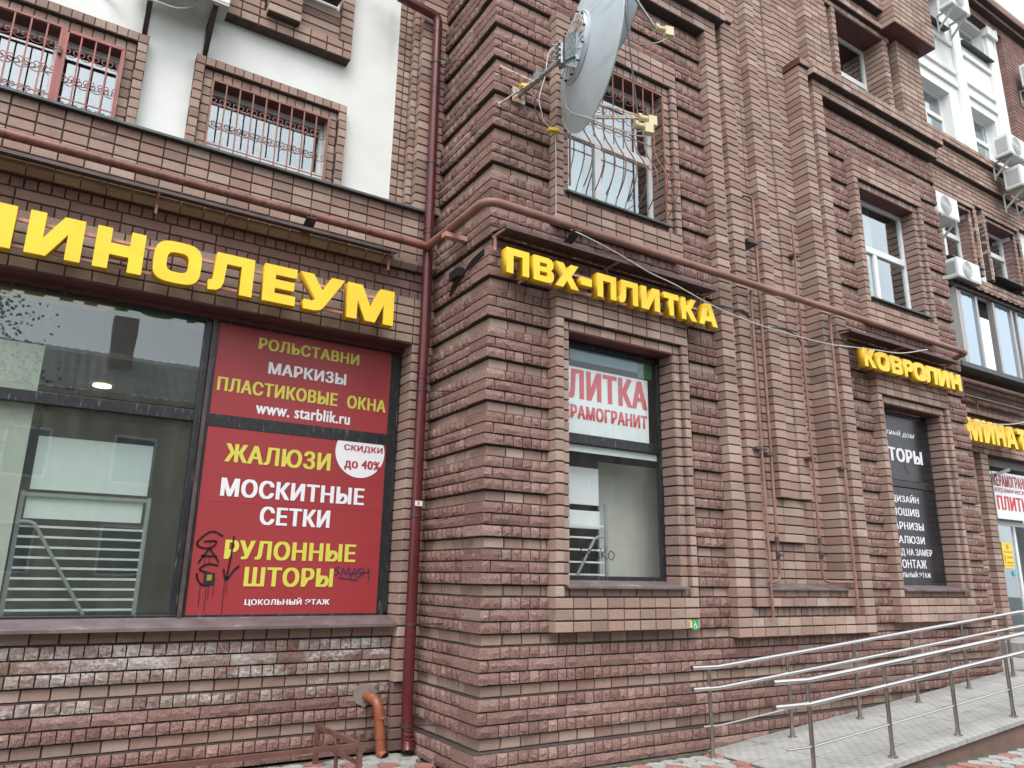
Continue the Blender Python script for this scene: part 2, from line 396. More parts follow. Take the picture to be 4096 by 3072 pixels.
# --- bay front
back=.30
def mrs(k): return 'rock'
for k,p,ph in((-2,.4,.22),(-1,.1,.02)):
    row(bay,'F',-.10,8.5,-.10,back,k,p,ph,True,'rock',first=.21 if k==-1 else None)
    row(bay,'L',-.0,1.28,-.10,0.12,k,p,ph,True,'rock',zo=-.0016)
rust(bay,0,8.4,0,back,0,8,corner=True,endout=.05)
row(bay,'F',0,3.0,0,back,8,.2,0,False,'smooth'); row(bay,'F',5.4,8.4,0,back,8,.2,0,False,'smooth')
WX=(.66,5.965)
rust(bay,0,.66,0,back,9,81,corner=True)
rust(bay,2.435,3.0,0,back,9,81)
rust(bay,5.4,5.965,0,back,9,81)
rust(bay,7.74,8.4,0,back,9,81,endout=.05)
for x in WX:
    r=lambda a:x-.66+a
    # ground floor window surround
    rust(bay,r(.66),r(2.435),0,back,41,48); rust(bay,r(.66),r(2.435),0,back,73,81)
    blk(bay,r(.66),r(2.435),-.15,back,9,12,pitch=1.775/9,phase=r(.66))
    for k0,k1,lk,b0,b1 in((12,38,37,38,41),(51,70,69,70,73)):
        blk(bay,r(.76),r(2.34),-.10,back,k0,k0+1,pitch=.2,phase=r(.85))
        blk(bay,r(.66),r(.755),-.15,0.0,k0,k1,pitch=0,inset=.012); blk(bay,r(2.358),r(2.435),-.15,0.0,k0,k1,pitch=0,inset=.012)
        for k in range(k0,k1): row(bay,'L',-.142,-.09,r(2.343),r(2.358),k,0,0,False,'split',skipcore=True,jit=.003)
        blk(bay,r(.76),r(.85),-.10,.11,k0+(1 if k0==12 else 1),k1-1 if k0==12 else k1-1,pitch=0,inset=.012)
        # right reveal: split face towards the opening, smooth face to the street
        for k in range(k0+1,k1-1):
            row(bay,'F',r(2.262),r(2.342),-.10,.10,k,0,0,False,'smooth',inset=.012)
            row(bay,'L',-.092,.12,r(2.245),r(2.262),k,0,0,False,'split',skipcore=True,jit=.004)
        blk(bay,r(.76),r(2.34),-.10,.12,lk,lk+1,pitch=.2 if k0==12 else .1,phase=r(.85),inset=.012)
        blk(bay,r(.66),r(2.435),-.15,back,b0,b1,pitch=1.775/9,phase=r(.66))
    blk(bay,r(.66),r(2.435),-.15,back,48,51,pitch=1.775/9,phase=r(.66))
# --- blind panel between the windows
blk(bay,3.0,5.4,-.15,back,8,10,pitch=.2,phase=3.0)
blk(bay,3.2,5.2,-.085,back,10,11,pitch=.1,phase=3.2)
blk(bay,3.3,5.1,-.15,back,11,12,pitch=.2,phase=3.3)
blk(bay,3.5,4.9,-.12,back,12,13,pitch=.2,phase=3.4)
for a,b in((3.0,3.2),(5.2,5.4)): blk(bay,a,b,-.15,.1,10,83,pitch=0,inset=.012)
for a,b in((3.2,3.3),(5.1,5.2)): blk(bay,a,b,-.082,.1,11,83,pitch=0,inset=.012)
for a,b in((3.3,3.5),(4.9,5.1)): blk(bay,a,b,-.15,.25,12,84,pitch=0,inset=.012)
blk(bay,3.5,4.9,.10,.35,13,112,pitch=.2,phase=3.5)
blk(bay,3.5,4.46,.04,.10,18,23,pitch=.42,phase=3.66,inset=.012)
blk(bay,3.97,4.16,-.03,.10,23,112,pitch=0,inset=.012); blk(bay,4.165,4.355,.0,.10,23,112,pitch=0,inset=.01); blk(bay,4.36,4.56,-.03,.10,23,112,pitch=0,inset=.012)
# --- frame and ledge under the third storey
blk(bay,0,3.0,-.15,back,81,83); blk(bay,5.4,8.46,-.15,back,81,83)
blk(bay,-.15,3.3,-.25,back,83,85); blk(bay,5.1,8.5,-.25,back,83,85)
blk(bay,3.3,3.5,-.19,.1,84,85,pitch=0); blk(bay,4.9,5.1,-.19,.1,84,85,pitch=0)
# --- third storey
blk(bay,0,3.5,.10,.35,85,112); 
blk(bay,4.9,5.32,.10,.35,85,112,phase=4.9)
blk(bay,5.32,5.86,-.05,.35,85,112,pitch=.18,phase=5.32,inset=.012)
blk(bay,5.9,5.98,0.0,.35,85,100,pitch=0); blk(bay,6.02,6.12,-.05,.35,85,100,pitch=0,inset=.012)
blk(bay,7.42,7.52,-.05,.5,86,100,pitch=0,inset=.012)
for k in range(86,100): row(bay,'L',-.04,.34,7.405,7.42,k,0,0,False,'smooth',skipcore=True)
blk(bay,7.56,7.63,0.0,.3,85,100,pitch=0,inset=.012)
blk(bay,7.72,8.4,-.10,.35,85,101,pitch=.2,phase=7.8,inset=.012)
blk(bay,6.12,7.42,-.05,.35,85,86,pitch=.2,phase=6.12)
blk(bay,5.9,7.6,-.05,.5,100,101,pitch=.17,phase=6.12); blk(bay,5.9,7.64,-.12,.5,101,102,pitch=.17,phase=6.12)
blk(bay,5.86,7.3,-.05,.35,102,104,pitch=.2); blk(bay,5.86,7.3,-.18,.35,104,106,pitch=.2); blk(bay,5.86,7.3,-.05,.35,106,112,pitch=.2)
blk(bay,7.3,8.5,-.35,.35,101,112,pitch=.2,phase=7.3,inset=.012)
# --- bay left return (faces the left wing)
for k in range(0,96):
    q=k%4
    if q==0: row(bay,'L',.2,1.30,0,.25,k,.2,0,False,'smooth',zo=-.0016)
    elif q==2: row(bay,'L',.06,1.29,-.05,.25,k,.4,.05,True,'rock',zo=-.0016)
    else: row(bay,'L',.06,1.29,-.05,.25,k,.1,.06,True,'rock',zo=-.0016)
blk(bay,.02,3.5,.1,.3,96,112)

# --- left wing
XL=-6.6
rs=lambda k:'rock_salt' if k in(3,5,6,7) else 'rock'
for k in range(-2,8):
    q=k%4
    mm='rock_salt' if k in(5,6,7,3) else 'rock'
    if q==0: row(left,'F',XL,-.25,B,B+.2,k,.2,-.25,False,'smooth_salt' if k else 'smooth')
    elif q==2: row(left,'F',XL,-.27,B-.05,B+.2,k,.4,-.15 if k==6 else -.35,True,mm)
    else: row(left,'F',XL,-.27,B-.05,B+.2,k,.1,-.27,True,mm)
row(left,'F',XL,-.25,B,B+.1,8,.2,-.25,False,'smooth_salt')
blk(left,-.25,-.0,B-.15,B+.35,4,37,pitch=0,m='smooth')
blk(left,-.25,-.0,B-.10,B+.35,-2,4,pitch=0,m='red')
blk(left,XL,.0,B-.15,B+.3,37,42,pitch=.2,phase=-.25,m='tan')
row(left,'F',XL,.0,B-.11,B+.3,42,.1,0,False,'red'); row(left,'F',XL,.0,B-.11,B+.3,43,.4,.1,False,'red'); row(left,'F',XL,.0,B-.11,B+.3,44,.1,.05,False,'red')
blk(left,XL,.0,B-.15,B+.3,46,52,pitch=.2,phase=-.25)
# bullnose course (k=45): each stone has its lower edge cut away
def bull(me_name,wd):
    h=CH-JH; p=[(0,0,h),(0,0,.05),(0,.05,0),(0,.34,0),(0,.34,h)]
    mb=MB(); mb.prism(p,(wd,0,0)); return mb.mesh(me_name)
bm_=bull('moulded_brick',.191); bm_.materials.append(M['tan'])
x=-.25-.2*32
while x<-.01:
    link('moulded_brick',bm_,None,left,(x+.0045,B-.21,45*CH+JH/2)); x+=.2
core(left,XL,-.01,B-.14,B+.3,45*CH,46*CH)
# pilaster strips by the corner above the ledge
blk(left,-.56,-.41,B-.012,B+.3,52,112,pitch=.08,phase=-.48); blk(left,-.405,-.345,B-.10,B+.1,52,112,pitch=0,inset=.012); blk(left,-.34,-.0,B-.20,B+.1,52,112,pitch=0,inset=.012)

# window surrounds of the left wing (small stacked bricks)
def surround(thing,x0,x1,z0,z1,y,m='smooth',wd=.09,cols=2,both=(True,True),hh=.1,proj=.05):
    n=max(1,round((z1-z0)/hh)); dz=(z1-z0)/n
    for c_ in range(cols):
        f=y-proj*c_
        zt=z1+(c_)*(hh+.0)
        for sd in (0,1):
            if not both[sd]: continue
            xa=(x0-wd*(c_+1)) if sd==0 else (x1+wd*c_)
            nn=round((zt+hh-z0)/hh); dd=(zt+hh-z0)/nn
            for i in range(nn):
                rec(thing,'brick',m,(xa+.004+random.uniform(-.003,.003),f+random.uniform(-.003,.003),z0+i*dd+.005),(wd-.008,.12,dd-.011),'F',False)
            core(thing,xa+.004,xa+wd-.004,f+.012,f+.12,z0,zt+hh)
        nn=round((x1-x0+2*wd*c_)/wd); dx=(x1-x0+2*wd*c_)/nn
        for i in range(nn):
            rec(thing,'brick',m,(x0-wd*c_+i*dx+.004,f+random.uniform(-.004,.004),zt+.005),(dx-.008,.12,hh-.01),'F',False)
        core(thing,x0-wd*c_,x1+wd*c_,f+.012,f+.12,zt,zt+hh)
surround(left,-2.51,-1.325,5.33,6.13,B-.07)
surround(left,-4.95,-3.29,5.33,6.13,B-.07)
# block of brick under the upper window
Z0=67.6*CH
blk(left,-2.62,-1.165,B-.14,B+.1,0,2,pitch=.18,phase=-1.98,zo=Z0)
blk(left,-2.62,-2.12,B-.14,B+.1,2,8,pitch=.18,phase=-1.98,zo=Z0); blk(left,-1.3,-1.165,B-.14,B+.1,2,12,pitch=0,zo=Z0)
blk(left,-2.1,-1.3,B-.09,B+.1,2,6,pitch=.5,phase=-1.75,zo=Z0); blk(left,-2.10,-1.76,B-.24,B-.09,1,6,pitch=0,zo=Z0+.04)

# --- entrance wing
blk(right,8.45,11.02,B-.15,B+.1,2,37,phase=8.6); blk(right,11.02,11.27,B,B+.2,2,37)
blk(right,11.27,11.53,B-.15,B+.3,2,37,pitch=0,inset=.012)
blk(right,8.45,15.5,B-.15,B+.3,37,40,pitch=.2,phase=.03); 
row(right,'F',8.45,15.5,B-.11,B+.3,40,.1,0,False,'red'); row(right,'F',8.45,15.5,B-.11,B+.3,41,.4,.1,False,'red'); row(right,'F',8.45,15.5,B-.11,B+.3,42,.1,.05,False,'red')
row(right,'F',8.45,15.5,B-.11,B+.3,43,.1,0,False,'red')
blk(right,8.45,15.5,B-.21,B+.3,44,45,pitch=.2,phase=.03); blk(right,8.45,15.5,B-.15,B+.3,45,52,pitch=.2,phase=.03)
# second storey: brick surrounds
for a,b in((11.25,12.40),(13.12,14.30)):
    surround(right,a,b,7.62,9.04,B-.07,wd=.11,hh=CH)
    for k in range(13): row(right,'L',B-.06,B+.22,b-.012,b+.003,k,0,0,False,'red',zo=7.62,skipcore=True)
blk(right,8.45,15.3,B-.09,B+.2,0,5,pitch=.2,phase=.03,zo=9.29)
blk(right,8.45,15.3,B-.19,B+.2,0,5,pitch=.2,phase=.03,zo=9.80)
blk(right,8.45,15.3,B-.29,B+.2,0,2,pitch=.2,phase=.03,zo=10.31)
blk(right,11.1,15.4,B-.05,B+.2,0,5,pitch=.2,phase=.03,zo=7.05); 
blk(right,15.3,16.6,B-.15,B+.2,100,148,pitch=.2,phase=.03,m='red')
blk(right,8.4,17.,B-.15,B+.2,0,2,pitch=.2,zo=14.72,m='red'); blk(right,8.4,17.,B-.30,B+.2,0,1,pitch=.2,zo=14.93,m='red'); blk(right,8.4,17.,B-.42,B+.2,0,1,pitch=.2,zo=15.04,m='red')


# build the bricks ------------------------------------------------
CACHE={}
def brick_shape(wd,d,h,rough,var):
    key=(round(wd,3),round(d,3),round(h,3),rough,var)
    if key in CACHE: return CACHE[key]
    rn=random.Random(hash(key)&0xffffff)
    V=[];Fc=[]
    if not rough:
        c=.0045
        j=lambda a:a+rn.uniform(-.0016,.0016)
        for y,i in((d,0),(c,0),(0,c)):
            for (x,z) in((0,0),(wd,0),(wd,h),(0,h)):
                sx=1 if x==0 else -1; sz=1 if z==0 else -1
                V.append((j(x+sx*i),y,j(z+sz*i)))
        for k in range(2):
            for i in range(4):
                a=4*k+i;b=4*k+(i+1)%4; Fc.append((a,b,b+4,a+4))
        Fc.append((8,9,10,11))
    else:
        nx=max(2,min(6,round(wd/.05))); nz=2 if wd>.15 else 3
        dpt=.013
        for iz in range(nz+1):
            for ix in range(nx+1):
                ed=(ix in(0,nx))+(iz in(0,nz))
                if ed: y=rn.uniform(.004,.010)+(.004 if ed==2 else 0)
                else: y=rn.uniform(-.008,.004)
                V.append((wd*ix/nx+(rn.uniform(-.008,.008) if 0<ix<nx else rn.uniform(-.002,.002)),y,h*iz/nz+(rn.uniform(-.010,.010) if 0<iz<nz else rn.uniform(-.002,.002))))
        g=lambda ix,iz:iz*(nx+1)+ix
        for iz in range(nz):
            for ix in range(nx):
                a,b,c2,e=g(ix,iz),g(ix+1,iz),g(ix+1,iz+1),g(ix,iz+1)
                if rn.random()<.5: Fc+=[(a,b,c2),(a,c2,e)]
                else: Fc+=[(a,b,e),(b,c2,e)]
        ring=[g(i,0) for i in range(nx+1)]+[g(nx,i) for i in range(1,nz+1)]+[g(i,nz) for i in range(nx-1,-1,-1)]+[g(0,i) for i in range(nz-1,0,-1)]
        n0=len(V)
        for i in ring: V.append((V[i][0],d,V[i][2]))
        m=len(ring)
        for i in range(m): Fc.append((ring[(i+1)%m],ring[i],n0+i,n0+(i+1)%m))
    CACHE[key]=(V,Fc); return CACHE[key]
MESH={}
def tf(axis,o,v):
    if axis=='F': return (o[0]+v[0],o[1]+v[1],o[2]+v[2])
    return (o[0]+v[1],o[1]-v[0],o[2]+v[2])
for (tn,kind),L in BR.items():
    sc_=[]
    for i,(thing,m,o,dm,ax,rg) in enumerate(L):
        fc=[tf(ax,o,(a*dm[0],0,b*dm[2])) for a,b in((0,0),(1,0),(1,1),(0,1))]
        P=[px(p) for p in fc]; A=0
        if all(P):
            cx=sum(p[0] for p in P)/4; cy=sum(p[1] for p in P)/4
            if -4<cx<1028 and -4<cy<772:
                for k in range(4): A+=P[k][0]*P[(k+1)%4][1]-P[(k+1)%4][0]*P[k][1]
                A=abs(A)/2
        sc_.append((A,i))
    order=[i for a,i in sorted(sc_,reverse=True) if a>0][:296]; top=set(order)
    allv={}
    for i,(thing,m,o,dm,ax,rg) in enumerate(L):
        var=i%(5 if not rg else 9)
        dmr=(round(dm[0]*200)/200 if False else round(dm[0],3),round(dm[1],2),round(dm[2],3))
        V,Fc=brick_shape(*dmr,rg,var)
        if i in top:
            key=(dmr,rg,var,m)
            if key not in MESH:
                me=bpy.data.meshes.new(kind); me.from_pydata(V,[],Fc); me.materials.append(M[m]); MESH[key]=me
            ob=link(kind,MESH[key],None,thing,o)
            if ax=='L': ob.rotation_euler=(0,0,-math.pi/2)
        else:
            d=allv.setdefault(m,([],[],[])); n=len(d[0])
            d[0].extend(tf(ax,o,v) for v in V); d[1].extend(tuple(n+q for q in f) for f in Fc); d[2].extend([random.random()]*len(V))
    if allv:
        vs=[];fs=[];tn_=[];mi=[];mats=[]
        for m,(a,b,c_) in allv.items():
            n=len(vs); vs+=a; fs+=[tuple(n+q for q in f) for f in b]; tn_+=c_; mi+=[len(mats)]*len(b); mats.append(M[m])
        me=bpy.data.meshes.new('brickwork'); me.from_pydata(vs,[],fs)
        at=me.attributes.new('tone','FLOAT','POINT'); at.data.foreach_set('value',tn_)
        for m_ in mats: me.materials.append(m_)
        me.polygons.foreach_set('material_index',mi)
        ob=link('brickwork' if kind=='brick' else 'rock_faced_brickwork',me,None,L[0][0]); ob['kind']='stuff'
for n,(thing,mb) in CORE.items():
    mb.build('mortar_wall',M['mortar'],thing)

# ---------------------------------------------------------------- plain walls, plaster, ledges
W52=52*CH
def wall_with_holes(x0,x1,y0,y1,z0,z1,holes):
    """wall slab built of pieces around rectangular holes (x0,x1,z0,z1)"""
    xs=sorted({x0,x1,*[h[0] for h in holes],*[h[1] for h in holes]}); mb=MB()
    for a,b in zip(xs,xs[1:]):
        hs_=[(h[2],h[3]) for h in holes if h[0]<(a+b)/2<h[1]]; z=z0
        for ha,hb in sorted(hs_):
            if ha>z: mb.box(a,b,y0,y1,z,ha)
            z=max(z,hb)
        if z<z1: mb.box(a,b,y0,y1,z,z1)
    return mb
wall_with_holes(XL,-.562,B,B+.25,W52,11.5,[(-2.51,-1.325,5.25,6.13),(-4.95,-3.29,5.25,6.13)]).build('plaster_wall',M['plaster'],left)
MB().prism([(XL,B-.215,W52-.012),(XL,B-.215,W52+.012),(XL,B,W52+.05),(XL,B,W52+.02)],(-.064-XL,0,0)).build('ledge_flashing',M['galv'],left)
wall_with_holes(8.45,16,B,B+.25,5.2,9.3,[(11.25,12.40,7.55,9.04),(13.12,14.30,7.55,9.04),(10.2,15,5.3,6.9)]).build('plaster_wall',M['plaster'],right)
UP=[(11.38,12.53,10.60,12.07),(13.38,14.56,10.60,12.1),(11.5,12.6,13.75,15.0),(13.45,14.62,13.75,14.62)]
wall_with_holes(8.45,16,B,B+.25,10.5,14.75,UP).build('plaster_wall',M['plaster'],right)
mb=MB()
for a,b in((8.5,12.9),(13.38,14.82)):
    for z in(12.32,12.66,13.42): mb.box(a,b,B-.05,B,z-.0,z+.12)
for a,b in((12.92,13.30),(14.68,14.98)): mb.box(a,b,B-.07,B,10.5,14.5)
mb.box(14.6,15.1,B-.15,B,14.5,14.8)
mb.build('plaster_moulding',M['plaster'],right,bevel=.01)
MB().box(14.98,15.2,B-.04,B,10.5,14.75).build('plaster_edge',M['plaster'],right)
# backing wall and bay roof slab added to block light; roof edge tops the cornice
MB().box(XL-1,16.8,B+3.6,B+3.8,-.3,15.1).build('light_block_wall',M['interiordark'],left)
MB().box(8.3,16.8,B-.42,B+3.8,15.14,15.25).build('roof_edge',M['cornice'],right)
MB().box(XL-1,8.5,.0,B+3.8,11.42,11.5).build('light_block_roof',M['mortar'],bay)

# ---------------------------------------------------------------- windows
def window(thing,x0,x1,y,z0,z1,fr='whiteframe',th=.05,mull=(),trans=(),gl='glass',depth=.06,room=True,curtain=None,name='window',label=None,roomd=1.1,roomm='interiordark'):
    mb=MB(); mb.box(x0,x1,y,y+depth,z0,z0+th); mb.box(x0,x1,y,y+depth,z1-th,z1); mb.box(x0,x0+th,y,y+depth,z0+th,z1-th); mb.box(x1-th,x1,y,y+depth,z0+th,z1-th)
    for m_ in mull:
        xm,za,zb=(m_ if isinstance(m_,tuple) else (m_,z0,z1)); mb.box(xm-th*.8,xm+th*.8,y-.004,y+depth,za+th,zb-th)
    for t_ in trans:
        zt,xa,xb=(t_ if isinstance(t_,tuple) else (t_,x0,x1)); mb.box(xa+th,xb-th,y-.008,y+depth,zt-th*.9,zt+th*.9)
    o=mb.build(name,M[fr],thing,bevel=.004)
    if label: o['label']=label
    MB().box(x0+th*.6,x1-th*.6,y+depth*.45,y+depth*.45+.004,z0+th*.6,z1-th*.6).build('pane',M[gl],o)
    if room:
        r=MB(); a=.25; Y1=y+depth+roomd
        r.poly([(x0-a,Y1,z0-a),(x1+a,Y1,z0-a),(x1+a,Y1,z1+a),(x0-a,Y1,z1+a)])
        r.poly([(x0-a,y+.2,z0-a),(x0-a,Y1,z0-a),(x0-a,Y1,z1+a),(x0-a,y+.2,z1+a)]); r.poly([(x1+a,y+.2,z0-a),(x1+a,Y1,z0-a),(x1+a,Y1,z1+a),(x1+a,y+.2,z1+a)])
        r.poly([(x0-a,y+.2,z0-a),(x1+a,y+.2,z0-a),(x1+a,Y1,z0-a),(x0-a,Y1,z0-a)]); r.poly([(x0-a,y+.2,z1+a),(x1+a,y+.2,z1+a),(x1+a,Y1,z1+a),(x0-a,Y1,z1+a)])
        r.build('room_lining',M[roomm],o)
    if curtain:
        for (ca,cb) in curtain:
            mb=MB(); n=int((cb-ca)/.03)+2; P=[]
            for i in range(n+1):
                xx=ca+(cb-ca)*i/n; yy=y+.16+.018*math.sin(i*1.9)+.01*math.sin(i*.7)
                P.append((xx,yy))
            vs=[(a_,b_,z0) for a_,b_ in P]+[(a_,b_,z1) for a_,b_ in P]
            mb.add(vs,[(i,i+1,n+2+i,n+1+i) for i in range(n)]); mb.sm=True
            mb.build('curtain',M['curtain'],o)
    return o
def sill(thing,x0,x1,yb,yf,z,m='sill',drop=.05,th=.025,name='window_sill'):
    return MB().prism([(x0,yb,z+drop),(x0,yf,z),(x0,yf,z-th),(x0,yb,z+drop-th)],(x1-x0,0,0)).build(name,M[m],thing,bevel=.003)

# bay
Wg=window(bay,.83,2.26,.11,1.36,3.76,'blackframe',.055,trans=(2.745,),gl='clearshopglass',roomd=2.9,room=False)
sill(bay,.79,2.30,.11,-.17,13*CH)
Wg2=window(bay,6.13,7.57,.11,1.36,3.76,'blackframe',.05,trans=(2.735,),gl='shopglass',room=False)
sill(bay,6.10,7.60,.11,-.17,13*CH)
W2=window(bay,.84,2.255,.11,52*CH,69*CH,'whiteframe',.055,mull=((1.42,5.3,6.25),),trans=(6.20,),curtain=((1.5,2.0),(.9,1.3)))
sill(bay,.80,2.27,.11,-.17,51.85*CH,'galv')
W5=window(bay,6.14,7.56,.11,52*CH,69*CH,'whiteframe',.055,mull=((6.72,5.3,6.25),),trans=(6.22,),curtain=((6.2,6.95),))
sill(bay,6.10,7.62,.11,-.17,51.85*CH,'galv')
W6=window(bay,6.12,7.42,.30,8.74,10.19,'whiteframe',.05,mull=((6.62,8.74,9.45),),trans=(9.45,),curtain=((6.2,6.5),))
sill(bay,6.10,7.62,.30,-.16,8.76,'galv')
sill(bay,3.5,4.9,.10,-.17,13*CH,name='panel_sill')
for b_ in [(x+.192,x+1.58,-.097,.11,k*CH-.006,k*CH) for x in WX for k in(37,69)]+[(6.12,7.42,-.04,.32,10.18,10.19),(7.3,8.498,-.345,.1,101*CH-.01,101*CH)]:
    MB().box(*b_).build('painted_soffit',M['soffit'],bay)
MB().box(4.88,4.899,-.19,.1,84*CH,85*CH).build('painted_ledge_end',M['soffit'],bay)

# left wing shop window: frame, glass, mullion
SY=B+.10
fo=MB(); th=.07
fo.box(XL,-.30,SY,SY+.08,.985,1.03); fo.box(XL,-.30,SY,SY+.08,3.70,3.79)
fo.box(-.38,-.27,SY-.002,SY+.08,1.03,3.70); fo.box(-2.265,-2.205,SY,SY+.08,1.03,3.70)
fo.box(XL,-2.265,SY-.004,SY+.08,2.725,2.825)
fo=fo.build('shop_window',M['blackframe'],left,bevel=.004)
MB().box(-2.203,-2.17,SY-.03,SY+.03,.99,3.74).build('mullion_strip',M['canopy'],fo)
MB().box(-2.168,-2.14,SY-.002,SY+.08,1.03,3.70).build('mullion',M['blackframe'],fo)
MB().box(-2.14,-.38,SY-.006,SY+.08,2.70,2.815).build('transom',M['blackframe'],fo)
MB().box(XL,-2.26,SY+.035,SY+.039,2.825,3.705).build('pane',M['shopglass'],fo)
MB().box(XL,-2.26,SY+.035,SY+.039,1.03,2.725).build('pane',M['shopglass'],fo)
MB().prism([(XL,SY,1.01),(XL,B-.15,.945),(XL,B-.15,.915),(XL,SY,.96)],(-.262-XL,0,0)).build('window_sill',M['sill'],left,bevel=.003)
MB().box(XL,-.25,B-.148,SY+.1,37*CH-.008,37*CH).build('painted_soffit',M['soffit'],left)
MB().box(XL,-.26,SY-.05,SY,3.72,37*CH-.008).build('lintel_strip',M['soffit'],left)
# films inside the shop glass
MB().poly([(-4.6,SY+.06,3.7),(-2.98,SY+.06,3.7),(-3.1,SY+.06,3.62),(-4.6,SY+.06,3.60)]).build('ochre_film',M['ochre'],fo)
MB().poly([(-2.98,SY+.06,3.70),(-2.26,SY+.06,3.70),(-2.26,SY+.06,3.60),(-3.14,SY+.06,3.60)]).build('green_film',M['green'],fo)
# left wing small windows
a=window(left,-2.53,-1.31,B+.10,5.33,6.14,'whiteframe',.05,mull=(),trans=(5.50,),curtain=None)
b=window(left,-4.95,-3.27,B+.10,5.33,6.14,'whiteframe',.06,mull=(-3.80,),curtain=None)
MB().box(-2.51,-1.325,B-.06,B+.1,6.128,6.134).build('painted_soffit',M['soffit'],left); MB().box(-4.95,-3.29,B-.06,B+.1,6.128,6.134).build('painted_soffit',M['soffit'],left)
MB().prism([(-1.95,B-.02,7.62),(-1.95,B-.32,7.57),(-1.95,B-.32,7.55),(-1.95,B-.02,7.60)],(.62,0,0)).build('window_sill',M['galv'],left)

# grilles --------------------------------------------------------
def scroll(cx,y,cz,r,mir=1,n=9):
    """a pair of small spirals joined by an arc, under a bar gap"""
    pts=[]
    for s in(-1,1):
        P=[]
        for i in range(n+1):
            t=i/n; an=math.pi*(-.5+ -2.4*t); rr=r*(.62-.42*t)
            P.append(Vector((cx+s*(r*.62)+ -s*rr*math.cos(an)*-1*1.0, y, cz-rr*math.sin(an)*-1*-1)))
        pts.append(P)
    return pts
def grille_scrolls(mb,xs,y,z,h):
    for a_,b_ in zip(xs,xs[1:]):
        cx=(a_+b_)/2; hw=(b_-a_)/2
        arc=[Vector((cx+hw*math.cos(t)*.93,y,z-h*.5*math.sin(t))) for t in [math.pi*i/10 for i in range(11)]]
        # inner curls at both ends of the arc
        right_=[Vector((cx+hw*.52+hw*.41*math.cos(t)*(1-.5*t/5.2),y,z+h*.30*math.sin(t)*(1-.5*t/5.2))) for t in [5.2*i/9 for i in range(10)]]
        left_=[Vector((2*cx-p.x,p.y,p.z)) for p in right_]
        mb.tube(list(reversed(right_))+arc+left_,.0045,5)
def grille(thing,x0,x1,y,z0,z1,bars,m,rows,fr=.006,label=None,hb=(),sh=.1):
    mb=MB(); t=.009
    mb.box(x0-t,x1+t,y-t,y+t,z1-t,z1+t); mb.box(x0-t,x0+t,y-t,y+t,z0,z1-t); mb.box(x1-t,x1+t,y-t,y+t,z0,z1-t)
    for h in hb: mb.box(x0+t,x1-t,y-.004,y+.004,h-.005,h+.005)
    g=mb.build('window_grille',M[m],thing)
    if label: g['label']=label
    for xx in bars[1:-1]:
        MB().box(xx-.0065,xx+.0065,y-.0065,y+.0065,z0,z1-t).build('bar',M[m],g)
    for z in rows:
        s_=MB(); grille_scrolls(s_,bars,y,z,sh); s_.build('scroll',M[m],g)
    return g
bx=[-2.505+i*(2.505-1.33)/9 for i in range(10)]
grille(left,-2.505,-1.33,B-.08,5.33,6.12,bx,'bronzegrille',(5.90,5.64),hb=(5.42,),label='copper-coloured grille over the smaller window')
bx=[-4.9+i*.124 for i in range(10)]+[-3.80]
grille(left,-4.9,-3.80,B-.10,5.33,6.12,bx,'redgrille',(5.93,5.68),hb=(5.42,),label='fixed red grille over the left half of the window')
g=grille(left,-3.755,-3.30,B-.11,5.34,6.10,[-3.755+i*.114 for i in range(5)],'redgrille',(5.89,5.63),hb=(5.42,),label='hinged red grille leaf with a padlock')
mb=MB(); mb.box(-3.80,-3.755,B-.105,B-.09,5.34,6.12); mb.box(-3.76,-3.74,B-.12,B-.1,5.34,6.1); mb.box(-3.32,-3.29,B-.115,B-.095,5.34,6.1); mb.box(-3.755,-3.30,B-.12,B-.1,6.08,6.105)
mb.build('leaf_frame',M['redgrille'],g)
MB().box(-3.80,-3.775,B-.14,B-.105,5.83,5.90).build('padlock',M['canopy'],g)
# bellied grille on the bay window
gx=[.85+i*(2.215-.85)/9 for i in range(10)]; gy=-.13
mb=MB(); t=.009
mb.box(.84,2.225,gy-t,gy+t,6.97,6.988); mb.box(.84,.856,gy-t,gy+t,5.36,6.97); mb.box(2.209,2.225,gy-t,gy+t,5.36,6.97)
mb.box(.85,2.215,gy-.004,gy+.004,6.22,6.232)
G2=mb.build('window_grille',M['bronzegrille'],bay); G2['label']='copper-coloured grille bellied outwards at the bottom'
for xx in gx[1:-1]+[2.215]:
    prof=[(6.97,0),(6.25,0),(6.12,.02),(6.0,.07),(5.86,.15),(5.72,.19),(5.58,.17),(5.46,.10),(5.38,.03)]
    MB().tube(spl([(xx,gy-d,z) for z,d in prof],4),.0075,6).build('bar',M['bronzegrille'],G2)
for z in (6.70,6.44): 
    s_=MB(); grille_scrolls(s_,gx,gy,z,.12); s_.build('scroll',M['bronzegrille'],G2)
MB().tube([(.85,gy-.18,5.78),(2.215,gy-.18,5.78),(2.215,gy,5.78)],.006,6).build('cross_bar',M['bronzegrille'],G2)
MB().tube(spl([(2.215,gy-.02,5.98),(2.215,gy-.10,5.92),(2.215,gy-.05,5.86),(2.215,gy-.02,5.92),(2.215,gy-.06,5.94)],5),.005,5).tube(spl([(2.215,gy-.14,5.70),(2.215,gy-.05,5.72),(2.215,gy-.02,5.60),(2.215,gy-.09,5.56),(2.215,gy-.10,5.64),(2.215,gy-.06,5.63)],5),.005,5).build('side_scroll',M['bronzegrille'],G2)

